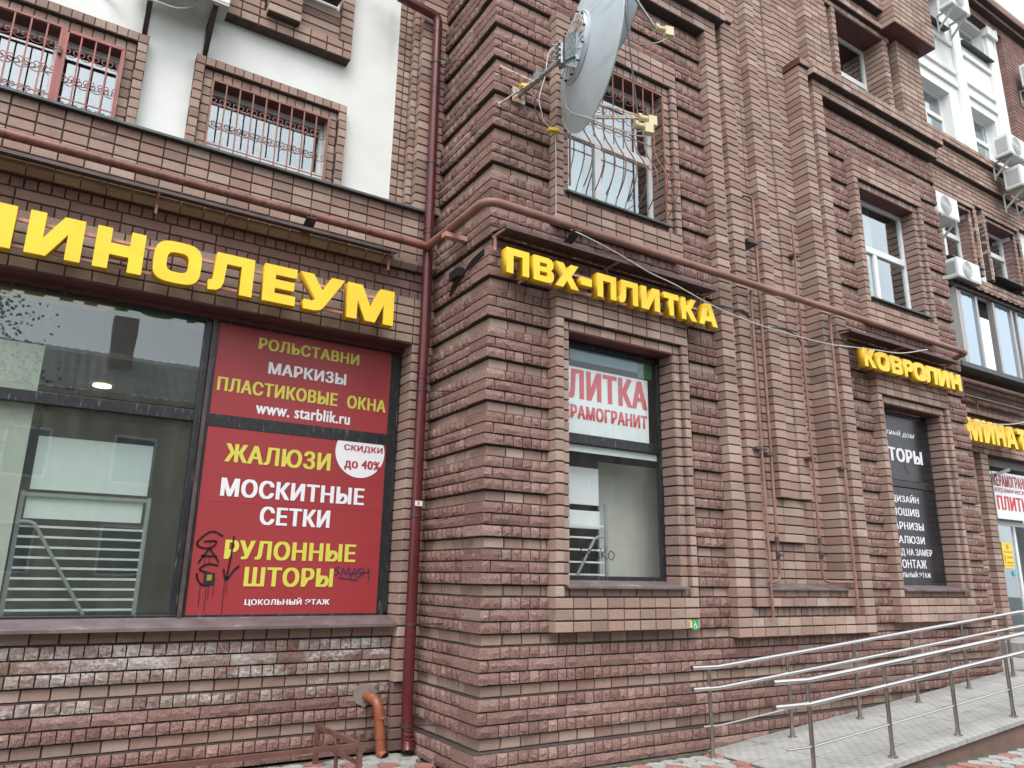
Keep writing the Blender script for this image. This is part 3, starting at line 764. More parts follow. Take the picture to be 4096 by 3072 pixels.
# entrance wing windows
for x0,x1,z0,z1,y in((11.33,12.40,7.75,9.04,B+.16),(13.2,14.30,7.75,9.04,B+.16)):
    window(right,x0,x1,y,z0,z1,'whiteframe',.06,mull=((x0+.42,z0,8.45),),trans=(8.5,),curtain=((x0+.05,x0+.4),))
    sill(right,x0-.15,x1+.08,y,B-.2,z0-.02,'galv')
    MB().box(x0-.08,x1+.0,B-.1,y,9.03,9.04).build('painted_soffit',M['soffit'],right)
for i,(x0,x1,z0,z1) in enumerate(UP):
    window(right,x0,x1,B+.2,z0+.02,z1,'whiteframe',.06,mull=((x0+.42,z0,z0+(z1-z0)*.6),),trans=(z0+(z1-z0)*.6,),curtain=((x0+.05,x0+.4),))
    sill(right,x0-.12,x1+.12,B+.2,B-.14,z0+.02,'galv')
# glazed balcony
lg=MB(); lg.box(10.25,14.6,.78,B+.0,5.2,5.29)
lg=lg.build('glazed_balcony',M['galv'],None); tag(lg,'glazed balcony with grey frames and a corrugated roof above the entrance sign','balcony')
LY=.80
xs=[10.46,11.10,11.62,11.80,12.40,12.60,13.25,13.9,14.5]
for i,xx in enumerate([10.42,10.50,11.08,11.64,11.74,12.42,12.62,13.28,13.95,14.55]):
    MB().box(xx-.035,xx+.035,LY-.02,LY+.05,5.29,6.72).build('frame_post',M['greyframe'],lg)
mb=MB(); mb.box(10.4,14.6,LY-.02,LY+.05,6.70,6.76); mb.box(10.38,10.42,LY,B,5.29,6.74); mb.build('frame_rail',M['greyframe'],lg)
for a_,b_ in((10.53,11.05),(11.77,12.39),(12.65,13.25),(13.31,13.92),(13.98,14.52)):
    MB().box(a_,b_,LY+.012,LY+.018,5.29,6.70).build('pane',M['loggiaglass'],lg)
MB().box(11.12,11.6,LY+.5,LY+.52,5.29,6.70).build('balcony_back',M['interior'],lg)
MB().box(11.60,11.63,LY-.06,LY,5.3,6.68).build('open_casement',M['greyframe'],lg)
mb=MB(); n=60; vs=[]
for j,(yy,zz) in enumerate(((.66,6.78),(B,7.02))):
    for i in range(n+1): vs.append((10.15+4.6*i/n,yy,zz+.018*math.sin(i*math.pi/1.5)))
mb.add(vs,[(i,i+1,n+2+i,n+1+i) for i in range(n)]); mb.add([(v[0],v[1],v[2]-.012) for v in vs],[(i,i+1,n+2+i,n+1+i) for i in range(n)])
mb.sm=True; mb.build('corrugated_roof',M['canopy'],lg); MB().box(10.2,14.7,.72,.76,6.72,6.78).build('roof_beam',M['canopy'],lg)
# entrance opening
MB().box(11.5,15.5,B+.0,B+.35,3.60,3.78).build('entrance_soffit',M['canopy'],right)
d=MB(); DY=B+.2
d.box(11.95,12.03,DY,DY+.06,.47,2.60); d.box(12.03,15.2,DY,DY+.06,2.52,2.60); d.box(12.86,12.94,DY,DY+.06,.47,2.52); d.box(14.0,14.08,DY,DY+.06,.47,2.52)
d=d.build('entrance_door',M['whiteframe'],right); MB().box(12.03,12.86,DY+.02,DY+.024,.47,2.52).build('pane',M['glass'],d)
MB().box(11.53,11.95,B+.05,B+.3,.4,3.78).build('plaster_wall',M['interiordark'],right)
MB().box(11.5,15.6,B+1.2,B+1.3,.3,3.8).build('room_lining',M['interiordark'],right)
MB().box(12.1,12.6,B+.5,B+.9,.46,1.1).build('display_stand',M['ochre'],right)
MB().box(10.9,16,.7,B+.4,.24,.46).build('entrance_step',M['ramptile'],right)
MB().box(10.9,16,.68,.70,.24,.44).build('step_riser',M['kerb'],right)

# ---------------------------------------------------------------- interiors of the shop
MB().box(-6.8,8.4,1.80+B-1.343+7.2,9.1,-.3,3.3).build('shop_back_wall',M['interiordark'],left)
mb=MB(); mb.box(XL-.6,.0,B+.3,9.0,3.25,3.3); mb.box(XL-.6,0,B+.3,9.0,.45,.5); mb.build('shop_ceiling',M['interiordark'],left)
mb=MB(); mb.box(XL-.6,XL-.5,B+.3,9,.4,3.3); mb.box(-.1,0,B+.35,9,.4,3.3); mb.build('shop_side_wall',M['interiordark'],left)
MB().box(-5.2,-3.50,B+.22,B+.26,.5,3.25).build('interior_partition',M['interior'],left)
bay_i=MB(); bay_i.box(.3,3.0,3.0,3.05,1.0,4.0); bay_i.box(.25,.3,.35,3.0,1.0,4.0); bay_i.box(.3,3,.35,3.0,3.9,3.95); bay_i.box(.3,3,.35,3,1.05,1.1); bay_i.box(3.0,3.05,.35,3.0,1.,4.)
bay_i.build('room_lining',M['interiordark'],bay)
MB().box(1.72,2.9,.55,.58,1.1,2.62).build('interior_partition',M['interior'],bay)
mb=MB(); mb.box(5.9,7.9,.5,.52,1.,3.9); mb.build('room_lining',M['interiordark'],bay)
bd=MB().box(-3.43,-2.54,B+.32,B+.34,2.04,2.49).build('display_board',M['board']); tag(bd,'large white board behind the shop window glass, above the metal rack','board')
bd2=MB().box(-3.44,-2.56,B+.322,B+.338,1.80,2.0).build('display_board',M['board']); tag(bd2,'narrow white board strip just below the large white board in the shop window','board')
rk=empty('metal_rack',(-3,B+.35,.5),'grey tubular rack with many horizontal bars inside the big shop window','rack')
for xx in(-3.47,-2.52): MB().box(xx-.016,xx+.016,B+.28,B+.31,.5,2.02).build('post',M['flat'],rk)
for i in range(9): MB().box(-3.46,-2.53,B+.285,B+.30,1.06+i*.083,1.078+i*.083).build('rack_bar',M['board'],rk)
MB().box(-3.47,-2.52,B+.285,B+.31,1.98,2.01).build('top_bar',M['flat'],rk)
MB().tube(smooth_path([(-3.46,B+.26,1.77),(-3.36,B+.26,1.77),(-2.90,B+.26,1.03)],.05),.013,8).build('brace',M['flat'],rk)
rk2=empty('metal_rack',(1.4,.4,1.1),'grey rack standing behind the plitka poster window of the bay','rack')
for i in range(5): MB().box(.95,1.62,.30,.312,1.42+i*.12,1.437+i*.12).build('rack_bar',M['board'],rk2)
for xx in(1.60,): MB().box(xx-.016,xx+.016,.28,.30,1.1,2.15).build('post',M['flat'],rk2)
MB().tube(smooth_path([(1.2,.27,1.40),(1.45,.27,1.80),(1.56,.27,1.80)],.05),.014,8).build('brace',M['flat'],rk2)
bd=MB().box(.9,1.55,.34,.35,2.12,2.50).build('display_board',M['board']); tag(bd,'upper white board seen through the lower pane of the bay window','board')
bd=MB().box(.9,1.56,.34,.35,1.88,2.06).build('display_board',M['board']); tag(bd,'lower white board seen through the lower pane of the bay window','board')
for x_,y_ in((-2.98,2.85),(-2.68,5.2),(-1.24,8.2),(-1.28,7.5),(-1.3,6.9),(-1.33,8.9)):
    pass
labs=['large glowing round ceiling lamp just above the transom','second round ceiling lamp, just below the transom','ceiling lamp at the right end of the distant row','third lamp of the distant row','second lamp of the distant row','leftmost lamp of the distant row by the board']
for (x_,y_),lb in zip(((-2.98,2.81),(-2.68,5.2),(-1.55,6.7),(-1.60,7.3),(-1.65,7.95),(-1.72,8.6)),labs):
    l=MB().tube([(x_,y_,3.245),(x_,y_,3.225)],.085,20).build('ceiling_lamp',M['lamp']); tag(l,lb,'lamp',group='round ceiling lamps in the shop')

# ---------------------------------------------------------------- text
def text_mesh(body,shear=0.,spacing=1.):
    cu=bpy.data.curves.new('lettering','FONT'); cu.body=body; cu.shear=shear; cu.space_character=spacing; cu.resolution_u=3
    o=bpy.data.objects.new('tmp',cu); COL.objects.link(o); bpy.context.view_layer.update()
    dg=bpy.context.evaluated_depsgraph_get(); me=bpy.data.meshes.new_from_object(o.evaluated_get(dg))
    bpy.data.objects.remove(o); bpy.data.curves.remove(cu); return me
def text(body,x0,x1,z0,z1,y,m,parent,offset=.02,shear=0.,ref=None):
    """heavy lettering fitted in the box x0..x1, z0..z1 on the plane y (faces -y). ref: letters whose height fills the box"""
    d=offset*1.9; me=text_mesh(body,shear,1.02+offset*2.6)
    V=[v.co.copy() for v in me.vertices]; Fp=[tuple(p.vertices) for p in me.polygons]
    if ref:
        mr_=text_mesh(ref); ya=min(v.co.y for v in mr_.vertices); yb=max(v.co.y for v in mr_.vertices); bpy.data.meshes.remove(mr_)
    else: ya,yb=min(v.y for v in V),max(v.y for v in V)
    dv=d*.25; ya-=dv; yb+=dv
    xa,xb=min(v.x for v in V)-d,max(v.x for v in V)+d
    bpy.data.meshes.remove(me); vs=[];fs=[]; k=0
    offs=[(-d,-dv),(-d,dv),(d,-dv),(d,dv),(0,0)]
    for ox,oy in offs:
        for f in Fp:          # overlapping outlines of a glyph must not lie in one plane
            n=len(vs); yy=y-.0002*k-random.random()*.00018
            for i in f: v=V[i]; vs.append((x0+(v.x+ox-xa)/(xb-xa)*(x1-x0),yy,z0+(v.y+oy-ya)/(yb-ya)*(z1-z0)))
            fs.append(tuple(range(n,len(vs))))
        k+=1
    me=bpy.data.meshes.new('lettering'); me.from_pydata(vs,[],fs)
    return link('lettering',me,M[m],parent)

# red posters
P1=MB().box(-2.137,-.375,SY-.0,SY+.02,2.815,3.70).build('red_poster',M['postred']); tag(P1,'upper red window poster with РОЛЬСТАВНИ, МАРКИЗЫ and a web address','poster')
P2=MB().box(-2.137,-.38,SY-.0,SY+.02,1.03,2.70).build('red_poster',M['postred']); tag(P2,'large lower red window poster with ЖАЛЮЗИ and a white discount circle','poster')
ty=SY-.004
text('РОЛЬСТАВНИ',-1.765,-.735,3.505,3.622,ty,'txy',P1,.022); 
text('МАРКИЗЫ',-1.65,-.86,3.272,3.392,ty,'txw',P1,.022)
text('ПЛАСТИКОВЫЕ  ОКНА',-2.10,-.41,3.04,3.175,ty,'txy',P1,.022)
text('www. starblik.ru',-1.73,-.79,2.865,2.985,ty,'txw',P1,.018)
text('ЖАЛЮЗИ',-1.96,-.957,2.38,2.555,ty,'txy',P2,.022); text('МОСКИТНЫЕ',-1.964,-.583,2.065,2.235,ty,'txw',P2,.024)
text('СЕТКИ',-1.59,-.92,1.825,1.995,ty,'txw',P2,.024); text('РУЛОННЫЕ',-1.87,-.632,1.507,1.68,ty,'txy',P2,.024)
text('ШТОРЫ',-1.675,-.843,1.27,1.445,ty,'txy',P2,.024); text('ЦОКОЛЬНЫЙ ЭТАЖ',-1.648,-.862,1.10,1.16,ty,'txw',P2,.02,ref='ЦОКОЛЬНЫ')
# seam, circle, graffiti, sticker
MB().box(-2.13,-.385,SY-.002,SY,1.995+.02,2.02).build('film_seam',M['txdr'],P2)
mb=MB(); cx,cz,r_=-.655,2.60,.262
pts=[]
for i in range(49):
    an=2*math.pi*i/48; X=cx+r_*math.cos(an); Z=cz+r_*math.sin(an)
    pts.append((min(X,-.385),ty+.001,min(Z,2.699)))
mb.poly(pts); mb.build('discount_circle',M['txw'],P2)
text('СКИДКИ',-.83,-.415,2.595,2.667,ty-.001,'txdr',P2,.02); text('до 40%',-.815,-.43,2.43,2.52,ty-.001,'txdr',P2,.022,ref='40')
mb=MB()
def spray(mb,pts,r=.008,y=ty-.001,n=5):
    P=spl([(a_,y,b_) for a_,b_ in pts],n); 
    for a_,b_ in zip(P,P[1:]): mb.bar(a_,b_,.0012,r*2,up=(0,1,0)) if False else mb.obox((a_+b_)/2,(b_-a_),(0,1,0),(b_-a_).cross(Vector((0,1,0))),(b_-a_).length/2+r*.4,.0006,r)
gr=MB()
spray(gr,[(-1.90,1.71),(-2.0,1.745),(-2.10,1.66),(-2.09,1.61),(-1.99,1.60),(-1.95,1.66),(-2.05,1.655)])
spray(gr,[(-2.08,1.47),(-2.00,1.60)]);spray(gr,[(-2.00,1.60),(-1.91,1.48)]);spray(gr,[(-2.06,1.53),(-1.93,1.53)])
spray(gr,[(-1.91,1.45),(-2.00,1.46),(-2.06,1.41),(-1.95,1.37),(-1.94,1.30),(-2.02,1.28),(-2.07,1.33),(-2.08,1.38)])
spray(gr,[(-1.80,1.71),(-1.81,1.52),(-1.83,1.33)]);spray(gr,[(-1.86,1.42),(-1.83,1.33),(-1.77,1.41),(-1.73,1.45)])
for xx,za,zb in((-2.04,1.27,1.10),(-1.99,1.28,1.06),(-1.97,1.30,1.16),(-1.93,1.3,1.18),(-1.84,1.33,1.03),(-1.82,1.35,1.2),(-2.03,1.53,1.44),(-1.99,1.53,1.46),(-2.0,1.6,1.66)): spray(gr,[(xx,za),(xx+.002,zb)],.0022,n=1)
gr.build('graffiti',M['spray'],P2)
g2=MB()
for s_ in ([(-.79,1.46),(-.83,1.44),(-.79,1.41),(-.83,1.38)],[(-.77,1.37),(-.75,1.45),(-.72,1.39),(-.69,1.46),(-.68,1.36)],[(-.67,1.36),(-.63,1.45),(-.61,1.36)],[(-.67,1.40),(-.60,1.41)],[(-.56,1.46),(-.60,1.43),(-.56,1.40),(-.60,1.36)],[(-.54,1.46),(-.55,1.37)],[(-.49,1.46),(-.48,1.34)],[(-.56,1.41),(-.47,1.42)],[(-.8,1.36),(-.6,1.34)]): spray(g2,s_,.0045,n=3)
g2.build('blue_graffiti',M['sprayblue'],P2)
st=MB().box(-2.02,-1.93,ty-.003,ty,1.285,1.385).build('sticker',M['black']); tag(st,'small black square sticker on the lower left of the red poster','sticker')
MB().box(-1.995,-1.953,ty-.0045,ty-.003,1.32,1.37).build('printed_square',M['ochre'],st)

# yellow raised letters -----------------------------------------
def sup(cx,cz,rx,rz,e=3.2,n=28,rev=False):
    P=[]
    for i in range(n):
        t=2*math.pi*i/n; c_,s_=math.cos(t),math.sin(t)
        P.append((cx+rx*math.copysign(abs(c_)**(2/e),c_),cz+rz*math.copysign(abs(s_)**(2/e),s_)))
    return P[::-1] if rev else P
T=.30
def G(ch):
    if ch=='П': return 1.0,[[(0,0),(.3,0),(.3,.72),(.7,.72),(.7,0),(1,0),(1,1),(0,1)]]
    if ch=='Н': return 1.0,[[(0,0),(.3,0),(.3,.36),(.7,.36),(.7,0),(1,0),(1,1),(.7,1),(.7,.64),(.3,.64),(.3,1),(0,1)]]
    if ch=='И': return 1.05,[[(0,0),(.40,0),(.75,.60),(.75,0),(1.05,0),(1.05,1),(.65,1),(.30,.40),(.30,1),(0,1)]]
    if ch=='Т': return 1.0,[[(.35,0),(.65,0),(.65,.74),(1,.74),(1,1),(0,1),(0,.74),(.35,.74)]]
    if ch=='Л': return 1.03,[[(0,0),(.05,-.0),(.20,.02),(.30,.10),(.35,.25),(.38,.74),(.73,.74),(.73,0),(1.03,0),(1.03,1),(.13,1),(.10,.36),(.08,.27),(.0,.25)]]
    if ch=='Е': return .85,[[(0,0),(.85,0),(.85,.25),(.3,.25),(.3,.39),(.80,.39),(.80,.62),(.3,.62),(.3,.75),(.85,.75),(.85,1),(0,1)]]
    if ch=='О': return 1.05,[sup(.525,.5,.525,.52,3.4),sup(.525,.5,.24,.25,3.4,rev=True)]
    if ch=='У': return 1.15,[[(.12,0),(.42,0),(.56,.04),(.64,.12),(1.15,1),(.80,1),(.58,.58),(.33,1),(0,1),(.42,.33),(.34,.26),(.12,.26)]]
    if ch=='М': return 1.32,[[(0,0),(.29,0),(.29,.55),(.52,0),(.80,0),(1.03,.55),(1.03,0),(1.32,0),(1.32,1),(.92,1),(.66,.40),(.40,1),(0,1)]]
    if ch=='В': return .95,[[(0,0),(.70,0),(.86,.05),(.95,.17),(.95,.36),(.88,.48),(.80,.52),(.88,.57),(.93,.67),(.93,.82),(.85,.95),(.70,1),(0,1)],[(.29,.24),(.29,.40),(.62,.40),(.66,.36),(.66,.28),(.62,.24)],[(.29,.61),(.29,.76),(.60,.76),(.64,.72),(.64,.65),(.60,.61)]]
    if ch=='Р': return .92,[[(0,0),(.29,0),(.29,.34),(.68,.34),(.85,.40),(.92,.54),(.92,.80),(.85,.94),(.68,1),(0,1)],[(.29,.57),(.29,.76),(.58,.76),(.63,.71),(.63,.62),(.58,.57)]]
    if ch=='Х': return 1.1,[[(0,0),(.36,0),(.55,.30),(.74,0),(1.1,0),(.75,.51),(1.08,1),(.73,1),(.55,.73),(.37,1),(.02,1),(.35,.51)]]
    if ch=='К': return 1.0,[[(0,0),(.29,0),(.29,.38),(.36,.38),(.64,0),(1.0,0),(.62,.52),(.98,1),(.63,1),(.38,.64),(.29,.64),(.29,1),(0,1)]]
    if ch=='А': return 1.15,[[(0,0),(.31,0),(.38,.20),(.77,.20),(.84,0),(1.15,0),(.78,1),(.37,1)],[(.46,.42),(.575,.76),(.69,.42)]]
    if ch=='-': return .56,[[(0,.30),(.56,.30),(.56,.62),(0,.62)]]
def letter3d(ch,x0,x1,z0,z1,yf,dep,parent):
    wd,loops=G(ch)
    cu=bpy.data.curves.new('letter','CURVE'); cu.dimensions='2D'; cu.fill_mode='BOTH'; cu.extrude=dep/2
    for lp in loops:
        sp=cu.splines.new('POLY'); sp.points.add(len(lp)-1); sp.use_cyclic_u=True
        for i,(a_,b_) in enumerate(lp): sp.points[i].co=(x0+a_/wd*(x1-x0),z0+b_*(z1-z0),0,1)
    o=bpy.data.objects.new('tmp',cu); COL.objects.link(o); bpy.context.view_layer.update()
    me=bpy.data.meshes.new_from_object(o.evaluated_get(bpy.context.evaluated_depsgraph_get())); bpy.data.objects.remove(o); bpy.data.curves.remove(cu)
    for v in me.vertices: v.co=Vector((v.co.x,yf+dep/2-v.co.z,v.co.y))
    me.materials.clear(); me.materials.append(M['yellow']); me.materials.append(M['yellowside'])
    me.flip_normals() if False else None
    bm=bmesh.new(); bm.from_mesh(me); bmesh.ops.remove_doubles(bm,verts=bm.verts,dist=1e-5); bmesh.ops.recalc_face_normals(bm,faces=bm.faces)
    for f in bm.faces: f.material_index=0 if abs(f.normal.y)>.7 else 1
    bm.to_mesh(me); bm.free()
    return link('letter',me,None,parent)
def sign(label,items,z0,z1,yf,dep,rails,ywall):
    s=empty('letter_sign',(items[0][1],ywall,z0),label,'sign')
    for ch,a_,b_ in items: letter3d(ch,a_,b_,z0,z1,yf,dep,s)
    for z in rails[2]: MB().box(rails[0],rails[1],yf+dep,yf+dep+.025,z-.014,z+.014).build('mounting_rail',M['signrail'],s)
    n=int((rails[1]-rails[0])/1.0)+1
    for i in range(n+1):
        xx=rails[0]+.08+(rails[1]-rails[0]-.16)*i/n
        for z in rails[2]: MB().box(xx-.01,xx+.01,yf+dep+.02,ywall,z-.01,z+.01).build('standoff',M['signrail'],s)
    return s
sign('big yellow raised letters ЛИНОЛЕУМ over the large shop window',
  [('Л',-4.22,-3.835),('И',-3.745,-3.357),('Н',-3.268,-2.901),('О',-2.824,-2.437),('Л',-2.365,-1.985),('Е',-1.893,-1.59),('У',-1.556,-1.12),('М',-1.086,-.594)],
  3.824,4.19,.93,.11,(-4.4,-.62,(3.90,4.13)),B-.15)
sign('yellow raised letters ПВХ-ПЛИТКА on the bay above its left window',
  [('П',-.011,.24),('В',.29,.525),('Х',.543,.826),('-',.85,.989),('П',1.058,1.303),('Л',1.345,1.60),('И',1.645,1.90),('Т',1.958,2.206),('К',2.184,2.43),('А',2.476,2.765)][:0]+
  [('П',-.011,.24),('В',.29,.525),('Х',.543,.826),('-',.85,.989),('П',1.058,1.303),('Л',1.345,1.595),('И',1.64,1.90),('Т',1.958,2.175),('К',2.215,2.445),('А',2.476,2.765)],
  4.12,4.372,-.30,.10,(.2,2.6,(4.16,4.33)),-.05)
sign('yellow raised letters КОВРОЛИН on the bay above its right window',
  [('К',5.50,5.755),('О',5.783,6.066),('В',6.114,6.365),('Р',6.415,6.625),('О',6.649,6.933),('Л',6.955,7.23),('И',7.262,7.543),('Н',7.60,7.875)],
  4.14,4.39,-.30,.10,(5.6,7.8,(4.18,4.34)),-.05)
sign('yellow raised letters ЛАМИНАТ over the entrance at the far right',
  [('Л',9.40,9.80),('А',9.86,10.28),('М',10.34,10.815),('И',10.90,11.26),('Н',11.33,11.66),('А',11.70,12.12),('Т',12.16,12.50)],
  3.88,4.29,.90,.12,(9.5,12.5,(3.96,4.2)),B-.15)
for s in [o for o in COL.objects if o.name.startswith('letter_sign')]: s['group']='yellow letter signs on the facade'

# steel canopies above the signs
def canopy(label,x0,x1,yw,yf,z,hang):
    c_=empty('sign_canopy',(x0,yw,z),label,'canopy',group='narrow steel canopies above the signs')
    MB().prism([(x0,yw,z+.04),(x0,yf,z),(x0,yf,z-.03),(x0,yf+.01,z-.012),(x0,yw,z+.03)],(x1-x0,0,0)).build('canopy_sheet',M['canopy'],c_)
    for xx in hang:
        MB().box(xx-.01,xx+.01,yf+.04,yw,z-.02,z-.002).build('bracket_arm',M['signrail'],c_); MB().box(xx-.01,xx+.01,yw-.055,yw-.035,z-.17,z-.02).build('bracket_leg',M['signrail'],c_)
canopy('long brown steel canopy under the pipe above the ЛИНОЛЕУМ letters',XL,-.56,B-.21,.93,4.655,(-4.6,-2.85,-.62))
canopy('brown steel canopy at the bay corner, sheltering the left bay sign',-.04,2.80,-.05,-.33,4.575,(-.02,1.35,2.78))
canopy('short brown steel canopy near the right end of the bay, under the gas pipe',5.22,7.88,-.05,-.33,4.585,(5.24,6.5,7.86))
canopy('brown steel canopy above the entrance letters, beneath the glazed balcony',8.6,13.2,B-.21,.95,4.75,(9.8,11.2))

# bay posters
p=MB().box(.86,2.10,.150,.152,2.80,3.50).build('white_poster',M['filmwhite']); tag(p,'white poster with red ПЛИТКА and КЕРАМОГРАНИТ inside the upper pane of the bay window','poster')
text('ПЛИТКА',.80,2.083,3.165,3.475,.147,'txr',p,.03); text('КЕРАМОГРАНИТ',.86,2.078,2.955,3.10,.147,'txr',p,.03)
p=MB().box(1.96,2.17,.150,.152,3.52,3.71).build('green_film',M['green'],Wg); MB().box(1.05,1.96,.150,.152,3.57,3.70).build('teal_film',M['teal'],Wg)
q=MB().box(.88,2.2,.150,.152,2.62,2.69).build('white_film',M['filmwhite'],Wg)
gg=MB()
for s_ in ([(1.20,1.68),(1.13,1.66),(1.19,1.61),(1.12,1.57)],[(1.27,1.67),(1.22,1.64),(1.23,1.58),(1.28,1.58)],[(1.22,1.62),(1.27,1.63)],[(1.31,1.68),(1.31,1.58),(1.37,1.59)],[(1.38,1.68),(1.39,1.58)],[(1.45,1.67),(1.39,1.62),(1.46,1.58)],[(1.50,1.66),(1.47,1.61),(1.51,1.57),(1.55,1.62),(1.51,1.66)]): spray(gg,s_,.005,y=.104,n=3)
gg.build('graffiti',M['spray'],Wg)
p=MB().box(6.16,7.52,.118,.121,2.79,3.70).build('black_poster',M['filmblack']); tag(p,'upper black window film with ШТОРЫ in white letters','poster')
text('Уютный дом',6.27,7.19,3.40,3.50,.115,'txw',p,.012,shear=.25); text('ШТОРЫ',6.22,7.33,3.045,3.24,.115,'txw',p,.03)
p=MB().box(6.16,7.52,.118,.121,1.41,2.68).build('black_poster',M['filmblack']); tag(p,'lower black window film with a list of curtain services in white letters','poster')
for tx,x1,za,zb,wd in(('ДИЗАЙН',7.10,2.48,2.57,.66),('ПОШИВ',7.08,2.295,2.40,.65),('КАРНИЗЫ',7.15,2.108,2.212,.82),('ЖАЛЮЗИ',7.13,1.923,2.025,.78),('ВЫЕЗД НА ЗАМЕР',7.28,1.765,1.855,1.08),('МОНТАЖ',7.11,1.597,1.71,.72),('ЦОКОЛЬНЫЙ ЭТАЖ',7.18,1.477,1.54,.95)):
    text(tx,x1-wd,x1,za,zb,.115,'txw',p,.018,ref='НО')
pf=MB()
for cxx,czz in((6.95,3.02),(7.0,2.6)):
    for i in range(5):
        r_=.05+.02*i; pf.tube([(cxx+r_*math.cos(t*.35+i),.1172,czz+r_*math.sin(t*.35+i)) for t in range(9)],.0018,4)
pf.build('faint_ornament',mat('dark_grey_print',(.05,.05,.055),.3),p)
MB().prism([(6.42,.1172,2.62),(6.46,.1172,2.62),(6.62,.1172,1.5),(6.58,.1172,1.45)],(0,-.0005,0)).build('purple_stripe',mat('purple_print',(.10,.015,.07),.3),p)
# entrance sign and notices
p=MB().box(11.98,13.6,B+.03,B+.05,2.62,3.52).build('white_signboard',M['filmwhite']); tag(p,'white signboard above the entrance door with red КЕРАМОГРАНИТ and ПЛИТКА','sign')
text('КЕРАМОГРАНИТ',11.99,13.4,3.24,3.47,B+.027,'txdr',p,.03); text('керамическая',12.0,13.35,3.10,3.21,B+.027,'txdr',p,.005,ref='рамичес'); text('ПЛИТКА',12.02,13.42,2.79,3.06,B+.027,'txr',p,.03)
MB().bar((11.9,B-.06,3.42),(12.1,B-.22,3.52),.08,.06).build('door_floodlight',M['flat'],right)
p=MB().box(12.33,12.72,DY+.008,DY+.012,1.72,2.20).build('yellow_notice',M['noticey']); tag(p,'yellow opening-hours notice on the entrance door glass','notice')
text('Режим работы',12.37,12.68,2.00,2.035,DY+.006,'orange',p,.01); text('10:00-20:00',12.47,12.68,1.90,1.94,DY+.006,'orange',p,.01); text('10:00-19:00',12.47,12.68,1.80,1.84,DY+.006,'orange',p,.01)
mb=MB(); mb.box(12.37,12.42,DY+.0055,DY+.0065,1.80,1.96); mb.box(12.36,12.70,DY+.0055,DY+.0065,1.755,1.775); mb.box(12.49,12.58,DY+.0055,DY+.0065,2.07,2.16); mb.build('printed_marks',M['orange'],p)
p=MB().tube([(12.66,DY+.01,1.62),(12.66,DY+.014,1.62)],.055,20).build('round_sticker',M['cyan']); tag(p,'small cyan round sticker under the yellow notice','sticker')

# ---------------------------------------------------------------- pipes
gp=empty('gas_pipe',(-.2,0,4.8),'thick brown gas pipe running across the whole facade and round the bay corner','pipe')
MB().tube(smooth_path([(XL,1.0,4.82),(-.22,1.0,4.82),(-.22,.95,4.82)],.06),.043,14).build('pipe_run',M['gasdark'],gp)
MB().tube(smooth_path([(-.22,1.0,4.82),(-.22,-.27,4.81),(8.25,-.27,4.80),(8.25,.05,4.78)],.16,8),.043,14).build('pipe_run',M['gas'],gp)
MB().tube([(8.4,.98,5.03),(15,.98,5.04)],.045,12).build('pipe_run',M['gas'],gp)
for xx in (.80,8.06):
    MB().prism([(xx-.05,-.32,4.765),(xx+.05,-.32,4.765),(xx+.05,-.05,4.64),(xx-.05,-.05,4.64)],(0,0,-.012)).build('pipe_bracket',M['canopy'],gp)
    MB().tube([(xx,-.27+.05*math.cos(t),4.81+.05*math.sin(t)) for t in [i*math.pi/6 for i in range(13)]],.006,5).build('u_bolt',M['gas'],gp)
MB().prism([(-1.55,.94,4.775),(-1.45,.94,4.775),(-1.45,B-.15,4.66),(-1.55,B-.15,4.66)],(0,0,-.012)).build('pipe_bracket',M['canopy'],gp)
MB().tube([(-1.5,1.0+.05*math.cos(t),4.82+.05*math.sin(t)) for t in [i*math.pi/6 for i in range(13)]],.006,5).build('u_bolt',M['gas'],gp)
MB().box(-.30,-.05,.42,.50,4.70,4.75).build('pipe_bracket',M['signrail'],gp); MB().tube([(-.22+.05*math.cos(t),.46,4.81+.05*math.sin(t)) for t in [i*math.pi/6 for i in range(13)]],.006,5).build('u_bolt',M['gas'],gp)
for pos,ax in (((-.5,1.0,4.82),0),((-.22,.1,4.81),1),((.12,-.27,4.81),0),((5.5,-.27,4.805),0)):
    a_=Vector(pos); d_=Vector((.006,0,0)) if ax==0 else Vector((0,.006,0)); MB().tube([a_-d_,a_+d_],.0455,14).build('weld_ring',M['gas'],gp)
def riser(label,paths,valves,brs,loc):
    r_=empty('gas_riser',loc,label,'pipe',group='thin brown gas risers on the blind panel')
    for P,rad in paths: MB().tube(smooth_path(P,.10,6),rad,10).build('pipe_run',M['gas'],r_)
    for v in valves:
        mb=MB(); mb.tube([Vector(v)+Vector((0,0,-.045)),Vector(v)+Vector((0,0,.045))],.024,8); mb.tube([Vector(v)+Vector((0,-.045,0)),Vector(v)+Vector((0,.0,0))],.016,8); mb.box(v[0]-.045,v[0]+.045,v[1]-.052,v[1]-.044,v[2]-.010,v[2]+.010)
        mb.build('valve',M['canopy'],r_); MB().tube([Vector(v)+Vector((0,0,.12)),Vector(v)+Vector((0,0,.20))],.025,8).build('union_nut',M['canopy'],r_)
    for b_ in brs: MB().box(*b_).build('pipe_bracket',M['canopy'],r_)
    return r_
riser('left pair of thin gas pipes with a valve on the blind panel',
 [([(3.475,-.20,4.76),(3.475,-.20,1.02)],.0165),([(3.60,.02,6.10),(3.60,-.10,6.11),(3.735,-.12,6.10),(3.735,-.12,4.8),(3.725,-.12,1.39),(3.475,-.18,1.38)],.0165)],
 [(3.725,-.12,1.68)],[(3.38,3.56,-.215,-.15,2.83,2.86),(3.64,3.80,-.14,.10,2.80,2.835),(3.56,3.76,-.15,.10,5.45,5.49)],(3.475,-.2,1.02))
